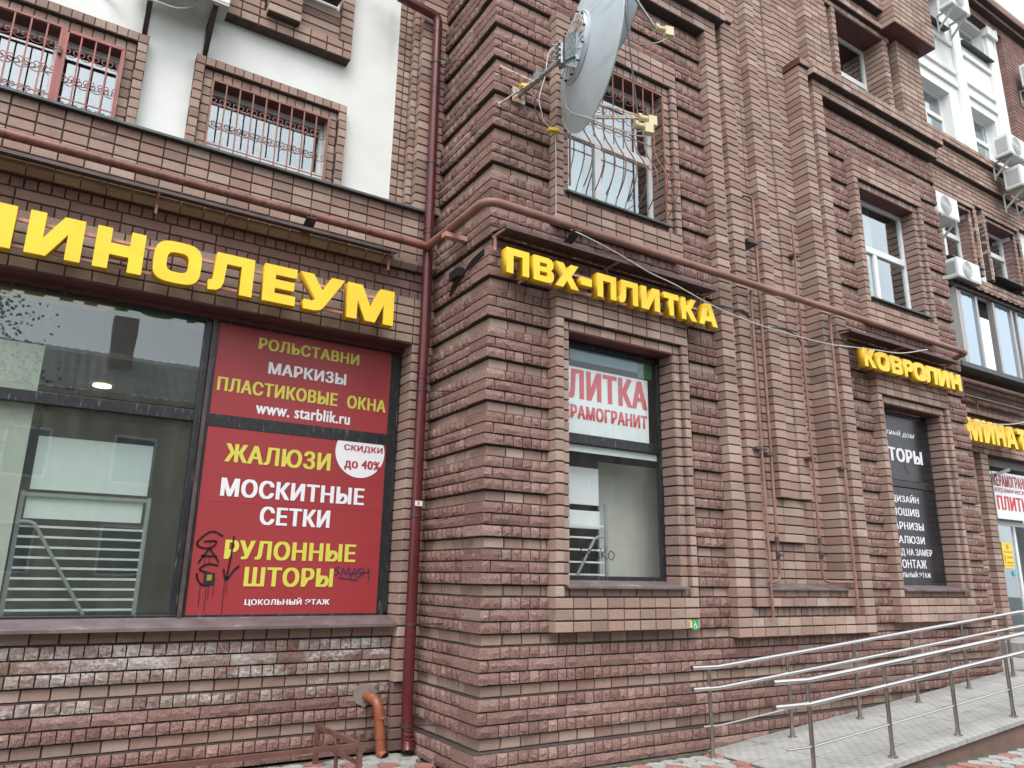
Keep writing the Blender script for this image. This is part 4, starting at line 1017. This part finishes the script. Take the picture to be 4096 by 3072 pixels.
riser('right pair of thin gas pipes with a valve on the blind panel',
 [([(4.98,-.20,4.76),(4.98,-.20,1.03)],.0165),([(4.485,-.12,5.93),(4.485,-.12,1.40),(4.98,-.19,1.395)],.0165)],
 [(4.487,-.12,1.70)],[(4.90,5.03,-.215,-.15,2.74,2.77),(4.44,4.54,-.13,.0,2.83,2.86),(4.46,4.58,-.135,-.02,5.50,5.53)],(4.98,-.2,1.03))
# downpipe
dp=empty('downpipe',(-.17,1.05,-.2),'glossy burgundy round downpipe in the corner between wing and bay','downpipe')
dx,dy=-.178,1.05
MB().tube([(dx-.028,dy,7.66),(dx-.01,dy,4.3),(dx,dy,.30),(dx+.012,dy,0.06)],.0545,20).build('pipe_section',M['down'],dp)
MB().tube(smooth_path([(dx-.028,dy,7.62),(dx-.028,dy,7.80),(-.70,dy+.02,7.86)],.10,6),.0545,20).build('pipe_bend',M['down'],dp)
MB().tube([(-.60,dy+.02,7.85),(-.95,dy+.02,7.92)],.0545,20).build('pipe_section',M['down'],dp)
for z in(.02,-.015,-.05,-.085): MB().tube([(dx+.012,dy-(.02-z)*.3,z-.012),(dx+.012,dy-(.02-z)*.3-.01,z+.012)],.060,20).build('bend_rib',M['down'],dp)
MB().tube([(dx+.012,dy,.06),(dx+.010,dy-.01,-.06),(dx-.005,dy-.07,-.16)],[.055,.056,.054],20,caps=False).build('outlet',M['down'],dp)
MB().tube([(dx-.003,dy-.062,-.148),(dx-.0035,dy-.064,-.150)],.05,20).build('outlet_mouth',M['black'],dp)
for z in(7.58,6.82,5.05,3.42,3.36,2.52,2.44,.95-.1,.60,6.76,5.0):
    MB().tube([(dx-.028+(7.66-z)*.0038,dy,z-.006),(dx-.028+(7.66-z)*.0038,dy,z+.006)],.0575,20).build('pipe_joint',M['down'],dp)
for z,zr in((7.16,7.02),(5.86,5.74),(3.24,3.17),(1.96,1.93),(.94,.97),(.05,.11)):
    xx=dx-.028+(7.66-z)*.0038
    MB().tube([(xx,dy,z-.013),(xx,dy,z+.013)],.060,20).build('pipe_clamp',M['bracket'],dp)
    MB().tube([(xx+.06,dy,z),(-.045,.64,zr)],.0055,6).build('clamp_rod',M['bracket'],dp)
st=MB().box(dx-.045,dx+.03,dy-.0595,dy-.053,2.055,2.105).build('sticker',M['txw']); tag(st,'small torn white and red sticker on the downpipe','sticker')
MB().box(dx-.02,dx+.0,dy-.062,dy-.0595,2.065,2.10).build('printed_patch',M['orange'],st)
# orange sewer pipe
op=empty('sewer_pipe',(-.4,1.1,-.2),'orange drain elbow coming out of the wall beside the downpipe','pipe')
MB().tube(smooth_path([(-.50,1.32,.30),(-.44,1.12,.27),(-.405,1.10,-.06)],.10,8),.046,16).build('pipe_run',M['drain'],op)
MB().tube(smooth_path([(-.405,1.10,-.04),(-.40,1.09,-.17),(-.38,1.04,-.195)],.05,5),.046,16,caps=False).build('pipe_end',M['drain'],op)
MB().tube([(-.386,1.055,-.186),(-.385,1.053,-.187)],.042,16).build('pipe_mouth',M['black'],op)
for z in(.13,-.04): MB().tube([(-.408,1.10,z-.008),(-.408,1.10,z+.008)],.051,16).build('pipe_collar',M['drain'],op)
mb=MB(); rnd=random.Random(3)
pts=[(-.50+.10*math.cos(t)*(1+.3*rnd.random()),B-.062,.30+.085*math.sin(t)*(1+.35*rnd.random())) for t in [i*.42 for i in range(15)]]
mb.prism(pts,(0,.02,0)); mb.build('mortar_collar',mat('pale_mortar',(.22,.20,.17),.95,noise=.2,bump=.5),op)

# ---------------------------------------------------------------- satellite dish
N=Vector((.966,-.256,.0)).normalized(); C0=Vector((.55,-.85,6.39)); RD=.775
U=Vector((0,0,1)); V_=N.cross(U).normalized()
sd_=empty('satellite_dish',(.236,-.05,6.23),'large grey satellite dish with its back to the street corner, on a rusty wall arm','satellite dish')
n=48; rings=[(0.10,0),(.25,0),(.42,0),(.6,0),(.78,0),(.92,0),(1,0)]
vs=[];fs=[]
def dpth(f): return -.16*(1-f*f)
for f,_ in rings:
    for k in range(n):
        an=2*math.pi*k/n; vs.append(C0+N*dpth(f)+ (V_*math.cos(an)+U*math.sin(an))*RD*f)
for i in range(len(rings)-1):
    for k in range(n): fs.append((i*n+k,i*n+(k+1)%n,(i+1)*n+(k+1)%n,(i+1)*n+k))
fs.append(tuple(range(n)))
m_=len(vs); vs2=[v+N*.006 for v in vs]
mb=MB(); mb.add(vs,fs); mb.add(vs2,fs); mb.sm=True; mb.build('reflector',M['dish'],sd_)
MB().tube([C0+(V_*math.cos(2*math.pi*k/n)+U*math.sin(2*math.pi*k/n))*RD+N*.004 for k in range(n)],.009,6,closed=True).build('rim',M['dish'],sd_)
Hc=C0+N*(dpth(0)-.012)
for rr,hh in ((.33,.0),(.24,.014),(.16,.026)):
    MB().tube([Hc+N*(.035-hh)+(V_*math.cos(2*math.pi*k/36)+U*math.sin(2*math.pi*k/36))*rr for k in range(36)],.012,6,closed=True).build('back_ring',M['galvsteel'] if rr<.2 else M['dish'],sd_)
MB().tube([Hc+N*.04,Hc-N*.0],[.325,.30],36).build('back_plate',M['dish'],sd_)
for k in range(12):
    an=2*math.pi*k/12; q_=Hc+(V_*math.cos(an)+U*math.sin(an))*.315; MB().tube([q_,q_-N*.025],.010,6).build('bolt',M['black'],sd_)
for k in range(16):
    an=2*math.pi*k/16+.1; d_=(V_*math.cos(an)+U*math.sin(an)); MB().bar(Hc+d_*.17-N*.004,Hc+d_*.29-N*.002,.012,.012,up=N).build('plate_rib',M['dish'],sd_)
mb=MB()
for k in range(7):
    an=.2+k*.33; q_=Hc-N*.004+(V_*math.cos(an)+U*math.sin(an))*.22
    mb.obox(q_,N,V_,U,.004,.05,.06)
mb.build('rusted_patch',M['rust'],sd_)
# bracket plates, arm, struts
A0=Vector((.236,-.05,6.23)); A1=Vector((.236,-.83,6.17))
mb=MB(); mb.obox(A0+Vector((0,-.02,0)),(1,0,0),(0,1,0),(0,0,1),.075,.006,.085); mb.build('wall_plate',M['rust'],sd_)
MB().tube([A0,(.236,-.52,6.20)],.027,12).build('arm',M['galvsteel'],sd_); MB().tube([(.236,-.40,6.205),A1],.021,12).build('arm_end',M['galvsteel'],sd_)
MB().tube([(.236,-.50,6.20),(.012,-.055,6.05)],.011,8).build('strut',M['rust'],sd_); MB().tube([(.236,-.36,6.21),(.012,-.055,6.50)],.010,8).build('strut',M['rust'],sd_)
MB().box(-.0,.03,-.062,-.05,6.02,6.07).build('strut_foot',M['rust'],sd_); MB().box(-.0,.03,-.062,-.05,6.48,6.53).build('strut_foot',M['rust'],sd_)
MB().tube([A1+Vector((0,0,-.06)),A1+Vector((0,0,.16))],.03,10).build('mast',M['galvsteel'],sd_)
mb=MB()
for dz in(-.10,.10):
    mb.obox(A1+N*.09+Vector((0,0,dz*.6+.05)),N,V_,U,.12,.006,.055)
for dv in(-.075,.075):
    mb.prism([A1+V_*dv+Vector((0,0,-.07)),A1+V_*dv+Vector((0,0,.17)),Hc+V_*dv+Vector((0,0,.14)),Hc+V_*dv+Vector((0,0,-.16))],V_*.006)
mb.build('mount_yoke',M['galvsteel'],sd_)
mb=MB()
for dz in(-.04,.02,.08,.14):
    mb.tube([A1-N*.10+Vector((0,0,dz)),A1+N*.04+Vector((0,0,dz))],.006,6); mb.obox(A1-N*.04+Vector((0,0,dz)),N,V_,U,.012,.06,.012)
mb.build('clamp_bolts',M['galvsteel'],sd_)
MB().obox(A0+Vector((.02,-.33,.03)),(1,0,0),(0,1,0),(0,0,1),.03,.03,.05).build('tape_wrap',M['galvsteel'],sd_)
# feed arms and heads
def lnb(p,d):
    p=Vector(p);d=Vector(d).normalized(); mb=MB(); mb.tube([p,p+d*.03],.042,14); mb.tube([p+d*.03,p+d*.12],.028,12); mb.build('feed_horn',M['cream'],sd_)
    MB().obox(p+d*.15+Vector((0,0,-.02)),d,V_,U,.045,.035,.05).build('receiver_head',M['cream'],sd_)
r1=C0+V_*-RD*0 + Vector((0,0,0))
e1=C0+V_*( -.72)+U*.22; e2=C0-V_*.30-U*.72
side=1 if (V_.y<0) else -1
E1=C0+V_*side*.74+U*.20; E2=C0+V_*side*.05-U*.775
H1=Vector((1.18,-1.12,6.76)); H2=Vector((1.02,-1.0,5.74))
MB().bar(E1,H1,.018,.03).build('feed_arm',M['galvsteel'],sd_); MB().bar(E2,H2,.02,.035).build('feed_arm',M['rust'],sd_); MB().bar(E2+N*.05+U*.16,H2+U*.02,.012,.018).build('feed_arm',M['rust'],sd_)
MB().tube([E1,H2+U*.05],.008,6).build('feed_stay',M['galvsteel'],sd_); MB().tube([H1-N*.25,H1-N*.25+U*1.2],.008,6).build('feed_stay',M['galvsteel'],sd_)
lnb(H1,N);lnb(H2,N);lnb(H2+Vector((-.05,0,-.10)),N)
mb=MB(); mb.tube(spl([H1+N*.15-U*.07,H1-U*.18,H1-N*.25-U*.20,E1-U*.12+N*.05],6),.005,5); mb.tube(spl([H2+N*.15-U*.07,H2+N*.05-U*.2,H2-N*.3-U*.17,E2-U*.02,C0-N*.12-U*.45-V_*side*.3,C0-N*.18-U*.1-V_*side*.1,A1+U*.05],6),.006,5); mb.tube(spl([H2+N*.12-U*.12,H2-N*.1-U*.18,H2-N*.3-U*.16],6),.005,5)
mb.build('coaxial_cable',M['whitecable'],sd_)
# second dish above (only its lower edge is in the photograph)
s2=empty('satellite_dish',(1.0,-.05,7.6),'second dish whose lower edge shows behind the top of the large dish','satellite dish')
C2=Vector((.98,-.80,7.25)); vs=[];fs=[]
for f,_ in rings:
    for k in range(n):
        an=2*math.pi*k/n; vs.append(C2+N*dpth(f)*.8+(V_*math.cos(an)+U*math.sin(an))*.62*f)
for i in range(len(rings)-1):
    for k in range(n): fs.append((i*n+k,i*n+(k+1)%n,(i+1)*n+(k+1)%n,(i+1)*n+k))
fs.append(tuple(range(n)))
mb=MB(); mb.add(vs,fs); mb.add([v+N*.006 for v in vs],fs); mb.sm=True; mb.build('reflector',M['dish'],s2)
MB().tube([C2-N*.12,(.95,-.05,7.3)],.02,8).build('arm',M['galvsteel'],s2); MB().box(.88,1.0,-.07,-.05,7.22,7.38).build('wall_plate',M['rust'],s2)
for p_,lb in(((.28,-.12,6.33),'yellow junction box beside the dish wall plate'),((.60,-.17,5.90),'yellow junction box hanging under the large dish')):
    o=MB().obox(p_,(.95,-.3,.1),(.2,1,0),(0,0,1),.055,.03,.018).build('junction_box',M['yellowbox'],bevel=.004); tag(o,lb,'junction box',group='yellow junction boxes by the dish')
def cable(name,pts,r,m,label,n_=6,grp=None):
    o=MB().tube(spl(pts,n_),r,6).build(name,M[m]); tag(o,label,'cable',grp); return o
cable('cable',[(.95,-.08,6.95),(.70,-.17,6.93),(.56,-.16,6.85),(.50,-.16,6.5),(.44,-.15,6.25),(.46,-.15,6.1)],.006,'whitecable','pale cable looping down from behind the dish to its arm')
cable('cable',[(.30,-.12,6.30),(.42,-.13,6.22),(.48,-.14,6.08),(.5,-.14,6.0),(.58,-.15,5.93)],.005,'whitecable','thin pale cable between the two yellow junction boxes')
cable('cable',[(.44,-.14,6.35),(.40,-.13,6.15),(.46,-.13,6.0),(.56,-.15,5.92)],.006,'canopy','dark cable between the dish arm and the lower junction box')
cable('cable',[(.645,-.158,5.9),(.648,-.158,5.5),(.65,-.158,5.2),(.65,-.158,4.9)],.0045,'whitecable','straight thin cable hanging down the bay from the lower junction box')
cable('cable',[(.64,-.17,4.85),(.85,-.33,4.715),(1.276,-.34,4.63),(1.725,-.34,4.52),(2.1,-.34,4.465),(2.671,-.33,4.353),(3.285,-.33,4.286),(4.103,-.33,4.268),(4.761,-.33,4.286),(5.2,-.33,4.33),(5.7,-.34,4.38),(6.3,-.34,4.44),(7.0,-.33,4.62)],.007,'whitecable','long white cable drooping in front of the sign letters')
mb=MB(); 
for oz in(0,.018): 
    for P in ([(2.75,-.12,4.43),(2.96,-.17,4.448+oz),(3.164,-.17,4.467),(3.35,-.17,4.475+oz),(3.477,-.16,4.43)],[(3.50,-.14,4.36),(3.60,-.1,4.34),(3.72,-.05,4.36+oz),(3.95,-.1,4.41),(4.2,-.1,4.43+oz),(4.42,-.1,4.39)],[(4.42,-.1,4.39),(4.50,-.10,4.30),(4.65,-.12,4.28+oz),(4.88,-.17,4.38),(5.07,-.17,4.46),(5.42,-.17,4.44),(5.6,-.12,4.42)]): mb.tube(spl(P,5),.008,6)
o=mb.build('cable',M['black']); tag(o,'thick black cable clipped across the pilasters between the two bay signs','cable')
mb=MB(); 
for oz in(0,.02,-.015): mb.tube(spl([(-.06,.05,4.44+oz),(-.075,.25,4.40+oz),(-.07,.45,4.34),(-.075,.62,4.30+oz),(-.06,.75,4.20)],5),.010,6)
mb.box(-.12,-.05,.46,.66,4.33,4.42); o=mb.build('cable',M['black']); tag(o,'black cable bundle with a box in the recessed course of the bay corner','cable')
cable('cable',[(8.55,.9,4.35),(9.6,.9,4.25),(10.8,.85,4.22),(12.0,.85,4.35),(13.0,.9,4.6)],.009,'whitecable','white cable sagging in front of the entrance letters')
cable('cable',[(-3.30,B-.04,6.98),(-3.05,B-.05,6.76),(-2.98,B-.10,6.70)],.008,'whitecable','short grey cable on the plaster by the air conditioner') if False else None

# ---------------------------------------------------------------- air conditioners
def ac(label,x0,x1,y0,y1,z0,z1,group='outdoor air conditioner units',brl=.12,br=True):
    a_=empty('air_conditioner',((x0+x1)/2,y1,z0),label,'air conditioner',group)
    MB().box(x0,x1,y0,y1,z0+.02,z1).build('casing',M['acwhite'],a_,bevel=.012)
    MB().box(x0+.005,x1-.005,y0+.005,y1-.005,z0-.004,z0+.019).build('base_pan',M['acgrey'],a_)
    cx=x0+(x1-x0)*.40; cz=(z0+z1)/2; rr=min((z1-z0)*.42,(x1-x0)*.36)
    mb=MB(); 
    for q in range(5): mb.tube([(cx+rr*(q+1)/5*math.cos(t),y0-.006,cz+rr*(q+1)/5*math.sin(t)) for t in [i*math.pi/12 for i in range(24)]],.005,5,closed=True)
    for q in range(8):
        an=q*math.pi/8; mb.bar((cx-rr*math.cos(an),y0-.006,cz-rr*math.sin(an)),(cx+rr*math.cos(an),y0-.006,cz+rr*math.sin(an)),.005,.005)
    mb.build('fan_guard',M['acwhite'],a_); MB().tube([(cx,y0-.002,cz),(cx,y0+.004,cz)],rr*.98,24).build('fan',M['fan'],a_)
    mb=MB()
    for q in range(9): mb.box(x0-.004,x0+.002,y0+.05,y1-.05,z0+.08+q*(z1-z0-.14)/9,z0+.10+q*(z1-z0-.14)/9)
    mb.build('side_louvre',M['fan'],a_)
    if br:
        for xx in(x0+.14,x1-.12):
            mb=MB(); mb.box(xx-.022,xx+.022,y0+.01,y1+.12,z0-.035,z0-.004); mb.bar((xx,y0+.06,z0-.03),(xx,y1+.11,z0-.36),.045,.03); mb.box(xx-.02,xx+.02,y1+.10,y1+.12,z0-.42,z0-.035); mb.build('wall_bracket',M['bracket'] if brl>.1 else M['acgrey'],a_)
    return a_
ac('white air conditioner cut by the top edge of the photo, over the plaster','' and 0 or -3.30,-2.49,.93,1.23,6.75,7.30)
cable('cable',[(-3.9,B-.03,6.72),(-3.5,B-.03,6.66),(-3.2,1.05,6.58),(-2.95,1.05,6.60),(-2.8,1.1,6.72)],.009,'whitecable','grey drain hose sagging under the air conditioner by the plaster')
ac('white air conditioner standing on the balcony roof',10.25,11.05,.62,.92,6.86,7.25,br=False)
ac('air conditioner hung in front of the brick-framed window right of the bay',10.1,10.86,.75,1.05,8.16,8.62,brl=.05)
ac('air conditioner at the right edge of the photo above the brick ledge',13.25,14.0,.62,.95,10.45,10.95,brl=.05)
ac('air conditioner below the ledge at the right edge of the photo',13.5,14.3,.60,.95,9.75,10.25,brl=.05)
ac('air conditioner under the roofline on the white upper wall',11.85,12.62,.70,1.0,13.70,14.25,brl=.05)
ac('air conditioner on the brown strip at the far right',15.6,16.4,.72,1.05,13.3,13.9,brl=.05)

# ---------------------------------------------------------------- small signs
p=MB().box(2.305,2.39,-.165,-.155,.915,1.012).build('accessibility_sign',M['signgreen']); tag(p,'small green wheelchair sign at the lower corner of the bay window frame','sign')
mb=MB(); yy=-.1665
mb.tube([(2.340,yy,.998),(2.340,yy-.0005,.998)],.006,10); mb.obox((2.342,yy,.972),(.2,0,1),(0,1,0),(1,0,-.2),.016,.0008,.0035); mb.obox((2.352,yy,.964),(1,0,0),(0,1,0),(0,0,1),.012,.0008,.0032); mb.obox((2.366,yy,.948),(.5,0,-1),(0,1,0),(1,0,.5),.014,.0008,.0032); mb.obox((2.352,yy,.977),(1,0,0),(0,1,0),(0,0,1),.010,.0008,.0025)
mb.tube([(2.346+.018*math.cos(t),yy,.948+.018*math.sin(t)) for t in [2.0+i*.42 for i in range(11)]],.003,5); mb.build('wheelchair_symbol',M['txw'],p)
p=MB().box(2.277,2.303,-.17,-.152,.932,1.0).build('call_button',M['cream'],bevel=.003); tag(p,'small cream call button beside the green wheelchair sign','button')
MB().box(2.279,2.301,-.1715,-.17,.975,.998).build('button_label',M['noticey'],p)

# ---------------------------------------------------------------- ground
gnd=MB().box(-80,120,-90,B+30,-.30,-.235).build('ground',M['asphalt']); gnd['kind']='structure'
pv=MB(); pv.prism([(-30,-4.6,-.234),(40,-4.6,-.234),(40,B,-.234),(-30,B,-.234)],(0,0,.012)).build('pavement',M['dirt']); pv=COL.objects['pavement']; pv['kind']='structure'
def zr(x):    # ramp height
    return min(-.205+.0755*max(0,x-2.45),.245)
def wavy(s,n=8):
    P=[]
    cor=[(math.cos(math.pi/6+i*math.pi/3)*s,math.sin(math.pi/6+i*math.pi/3)*s) for i in range(6)]
    for i in range(6):
        a_=Vector(cor[i]).to_3d();b_=Vector(cor[(i+1)%6]).to_3d(); d_=b_-a_; nr=Vector((d_.y,-d_.x,0)).normalized()
        sg=1 if i%2==0 else -1
        for k in range(n//2):
            t=k/(n//2); P.append(a_+d_*t+nr*sg*s*.10*math.sin(2*math.pi*t))
    return [(p_.x,p_.y) for p_ in P]
WV=wavy(.098); TL={}
for nm in('paveg','pavep'):
    mb=MB(); mb.prism([(a_,b_,0) for a_,b_ in WV],(0,0,.022)); me=mb.mesh('paver'); me.materials.append(M[nm]); TL[nm]=me
s_=.105; dxh=s_*math.sqrt(3); dyh=s_*1.5
cand=[]
for j in range(-36,14):
    for i in range(-24,70):
        X=i*dxh+(dxh/2 if j%2 else 0); Y=j*dyh
        if Y>1.18 or Y<-4.4: continue
        if -.16<X<8.5 and Y>-.18: continue
        if X>2.45 and -1.60<Y: continue
        q_=px((X,Y,-.2))
        if not q_ or not(-30<q_[0]<1054 and -30<q_[1]<800): continue
        cand.append((q_[1],X,Y,(i*2+(j%2)+j*3)%5))
cand.sort(key=lambda c_:-c_[0]); rn=random.Random(5)
z_at=lambda X,Y:-.222+(.012*max(0,X-2.5) if X<7 else .05)
cand.sort(key=lambda c_:(Vector((c_[1],c_[2],-.2))-CAMC).length)
for a_,X,Y,q_ in cand[:290]:
    o=link('paver',TL['pavep' if q_ in(0,) or rn.random()<.12 else 'paveg'],None,pv,(X,Y,z_at(X,Y)+rn.uniform(-.002,.002)))
rest=cand[290:]
for nm in('paveg','pavep'):
    mb=MB()
    for a_,X,Y,q_ in rest:
        if (q_==0)==(nm=='pavep'): mb.prism([(X+c_,Y+d_,z_at(X,Y)) for c_,d_ in WV],(0,0,.022))
    if mb.v: o=mb.build('distant_pavers',M[nm],pv); o['kind']='stuff'
mb=MB(); mb.prism([(2.5,-4.6,-.235),(2.5,-4.6,-.214),(40,-4.6,-.214+.06),(40,-4.6,-.235)],(0,3.05,0)).build('sand_bed',M['dirt'],pv)
# ramp
rp=MB(); XR=[2.42,8.42,16.0]
pts=[(2.44,0,-.24),(2.44,0,-.228),(8.42,0,zr(8.42)-.024),(16,0,zr(8.42)-.024),(16,0,-.24)]
rp.prism([(a_,-1.46,c_) for a_,b_,c_ in pts],(0,1.40,0)); rp=rp.build('ramp',M['kerb']); rp['kind']='structure'
MB().prism([(8.42,-.06,.1),(8.42,-.06,.23),(16,-.06,.23),(16,-.06,.1)],(0,1.4,0)).build('landing',M['ramptile'],rp)
tiles=[]
ts=.30
mb_rest=MB(); cnt=0
me_t=None
nrm=Vector((-.0755,0,1)).normalized()
for i in range(0,20):
    for j in range(0,5):
        X=2.46+i*ts; Y=-.10-(j+1)*.272
        wd_=ts-.006; hh_=.272-.006
        if Y<-1.47: continue
        za=zr(X)-.004; zb=zr(X+ts)-.004
        mb=MB(); dz_=rn.uniform(-.0015,.0015)
        mb.add([(0,0,-.01),(wd_,0,zb-za-.01),(wd_,hh_,zb-za-.01),(0,hh_,-.01),(0,0,.0),(wd_,0,zb-za),(wd_,hh_,zb-za),(0,hh_,0)],[(0,3,2,1),(4,5,6,7),(0,1,5,4),(1,2,6,5),(2,3,7,6),(3,0,4,7)])
        if me_t is None: me_t=mb.mesh('ramp_tile'); me_t.materials.append(M['ramptile'])
        if X+ts<8.5: link('ramp_tile',me_t,None,rp,(X,Y,za+dz_))
# small checker squares pressed in the tiles (print-like wear) are in the material
nodes=M['ramptile'].node_tree; b_=nodes.nodes['Principled BSDF']; geo=nodes.nodes.new('ShaderNodeNewGeometry'); ck=nodes.nodes.new('ShaderNodeTexChecker'); ck.inputs['Scale'].default_value=16.6
ck.inputs[1].default_value=(1,1,1,1); ck.inputs[2].default_value=(.89,.88,.87,1); mxx=nodes.nodes.new('ShaderNodeMix'); mxx.data_type='RGBA'; mxx.blend_type='MULTIPLY'; mxx.inputs[0].default_value=1
src=b_.inputs['Base Color'].links[0].from_socket; mp_=nodes.nodes.new('ShaderNodeMapping'); mp_.inputs['Scale'].default_value=(1,1,0); nodes.links.new(geo.outputs['Position'],mp_.inputs[0]); nodes.links.new(mp_.outputs[0],ck.inputs[0])
nodes.links.new(src,mxx.inputs[6]); nodes.links.new(ck.outputs[0],mxx.inputs[7]); nodes.links.new(mxx.outputs[2],b_.inputs['Base Color'])
# edge slabs of the ramp
for i in range(20):
    X=2.46+i*.30
    if X>8.3: break
    MB().prism([(X+.003,-1.50,zr(X)-.045),(X+.003,-1.50,zr(X)+.002),(X+.297,-1.50,zr(X+.3)+.002),(X+.297,-1.50,zr(X+.3)-.045)],(0,.05,0)).build('edge_slab',M['ramptile'],rp,bevel=.004)
dr=MB().box(-.16,8.5,-.20,-.098,-.235,-.206).build('dirt_strip',M['dirt'],rp)

# ---------------------------------------------------------------- railings
def railing(label,y,x0,x1,xp,step,n_,yb,bend=2.42):
    r_=empty('ramp_railing',(x0,y,zr(x0)),label,'railing',group='stainless steel railings of the ramp')
    f=lambda x:zr(x)+.0
    for nm,h,rad in(('handrail',.79,.0235),('lower_handrail',.60,.0225),('thin_rail',.27,.009)):
        xa=x0 if nm!='thin_rail' else x0+.12
        P=[(xa,y+yb,f(bend)+h+.004),(bend,y+yb,f(bend)+h)]+[(x,y+yb,f(x)+h) for x in(4.,5.5,7.,8.45)]+([(x1,y+yb,f(8.5)+h)] if x1>8.5 else [])
        MB().tube(P,rad,14).build(nm,M['steel'],r_)
        if nm!='thin_rail': MB().tube([(xa-.001,y+yb,f(bend)+h+.004),(xa+.004,y+yb,f(bend)+h+.004)],rad*1.02,14).build('end_cap',M['steelpost'],r_)
    for i in range(n_):
        xx=xp+i*step
        MB().tube([(xx,y,f(xx)),(xx,y,f(xx)+.80)],.0185,12).build('post',M['steelpost'],r_)
        MB().tube([(xx,y,f(xx)-.004),(xx,y,f(xx)+.006)],.045,16).build('post_flange',M['steel'],r_)
        MB().tube([(xx,y,f(xx)+.006),(xx,y,f(xx)+.05)],.024,12).build('post_sleeve',M['steelpost'],r_)
        for h in(.79,.60):
            if abs(yb)>.01: MB().tube(spl([(xx,y,f(xx)+h-.16),(xx,y+yb*.5,f(xx)+h-.13),(xx,y+yb,f(xx)+h-.02)],4),.006,6).build('bracket_arm',M['steel'],r_)
    return r_
railing('stainless ramp railing next to the brick wall',-.35,2.085,9.6,2.31,1.148,7,-.0)
railing('stainless ramp railing on the street side of the ramp',-1.38,1.96,10.2,2.40,1.117,8,0,bend=2.40)
# brown tubular fence, lower left
fz=.10; fc=empty('low_fence',(-.95,.25,-.2),'low brown square-tube fence at the foot of the shop wing','fence')
def tb(name,a_,b_,t_=.034): MB().bar(a_,b_,t_,t_).build(name,M['fence'],fc)
tb('top_rail',(-.99,1.12,fz),(-.94,.255,fz)); tb('top_rail',(-.94,.24,fz),(-5.2,.20,fz)); tb('lower_rail',(-.99,1.10,-.03),(-.94,.26,-.03),.026); tb('lower_rail',(-.96,.24,-.07),(-5.2,.2,-.07),.026)
tb('post',(-.99,1.12,-.22),(-.99,1.12,fz+.017),.04); tb('post',(-.94,.24,-.22),(-.94,.24,fz+.017),.04)
for xx in(-2.05,-3.2,-4.4): tb('post',(xx,.225,-.22),(xx,.225,fz-.017),.026)
tb('post',(-.965,.68,-.22),(-.965,.68,fz-.017),.026)

# ---------------------------------------------------------------- across the street (seen only in the glass)
ob=empty('opposite_house',(-2,-26,-.2),'pale yellow house with a grey corrugated roof across the street, seen only in reflection','building')
MB().box(-26,30,-32,-26,-.3,8.6).build('wall',M['oppwall'],ob)
mb=MB(); n=300; vs=[]
for j,(yy,zz) in enumerate(((-25.3,8.5),(-29.5,11.2))):
    for i in range(n+1): vs.append((-27+58*i/n,yy,zz+.05*math.sin(i*math.pi/1.0+ (0 if i%2 else 1.5))))
mb.add(vs,[(i,i+1,n+2+i,n+1+i) for i in range(n)]); mb.build('roof',M['opproof'],ob)
MB().box(-26.6,30.6,-25.5,-25.2,8.25,8.5).build('eaves',M['oppwall'],ob)
for xx in(-12,-1.8,9): MB().box(xx,xx+1.0,-28.6,-27.8,9,12.6).build('chimney',M['red'],ob)
for i in range(14):
    for z in(1.2,4.9):
        fx=-24+i*3.8; f_=MB().box(fx,fx+1.6,-26.02,-25.95,z,z+2.0).build('window',M['whiteframe'],ob); MB().box(fx+.1,fx+1.5,-25.95,-25.93,z+.1,z+1.9).build('pane',M['oppglass'],f_)
tr=empty('street_tree',(-6.5,-14,-.23),'loose birch by the street, seen only as a reflection in the shop glass','tree')
MB().tube([(-6.5,-14,-.25),(-6.4,-14,3),(-6.6,-14.1,6),(-6.5,-14,9)],[.2,.16,.11,.04],8).build('trunk',M['bark'],tr)
rn=random.Random(11); mb=MB(); vs=[];fs=[]
for i in range(16):
    an=rn.random()*6.28; h0=4.2+rn.random()*4; L=1.2+rn.random()*1.3; e_=Vector((-6.5+L*math.cos(an),-14+L*math.sin(an),h0+rn.uniform(-.2,1.2)))
    mb.tube([(-6.5,-14,h0-.4),e_],[.05,.015],5)
    for k in range(260):
        p_=Vector((-6.5,-14,h0-.3)).lerp(e_,.35+.8*rn.random())+Vector((rn.gauss(0,.38),rn.gauss(0,.38),rn.gauss(-.1,.42)))
        a1=Vector((rn.gauss(0,1),rn.gauss(0,1),rn.gauss(0,1))).normalized()*.055; b1=a1.cross(Vector((rn.gauss(0,1),rn.gauss(0,1),rn.gauss(0,1)))).normalized()*.04
        nn=len(vs); vs+=[p_-a1,p_+b1,p_+a1,p_-b1]; fs.append((nn,nn+1,nn+2,nn+3))
mb.build('limb',M['bark'],tr)
me=bpy.data.meshes.new('crown'); me.from_pydata([tuple(v) for v in vs],[],fs); link('crown',me,M['leaf'],tr)
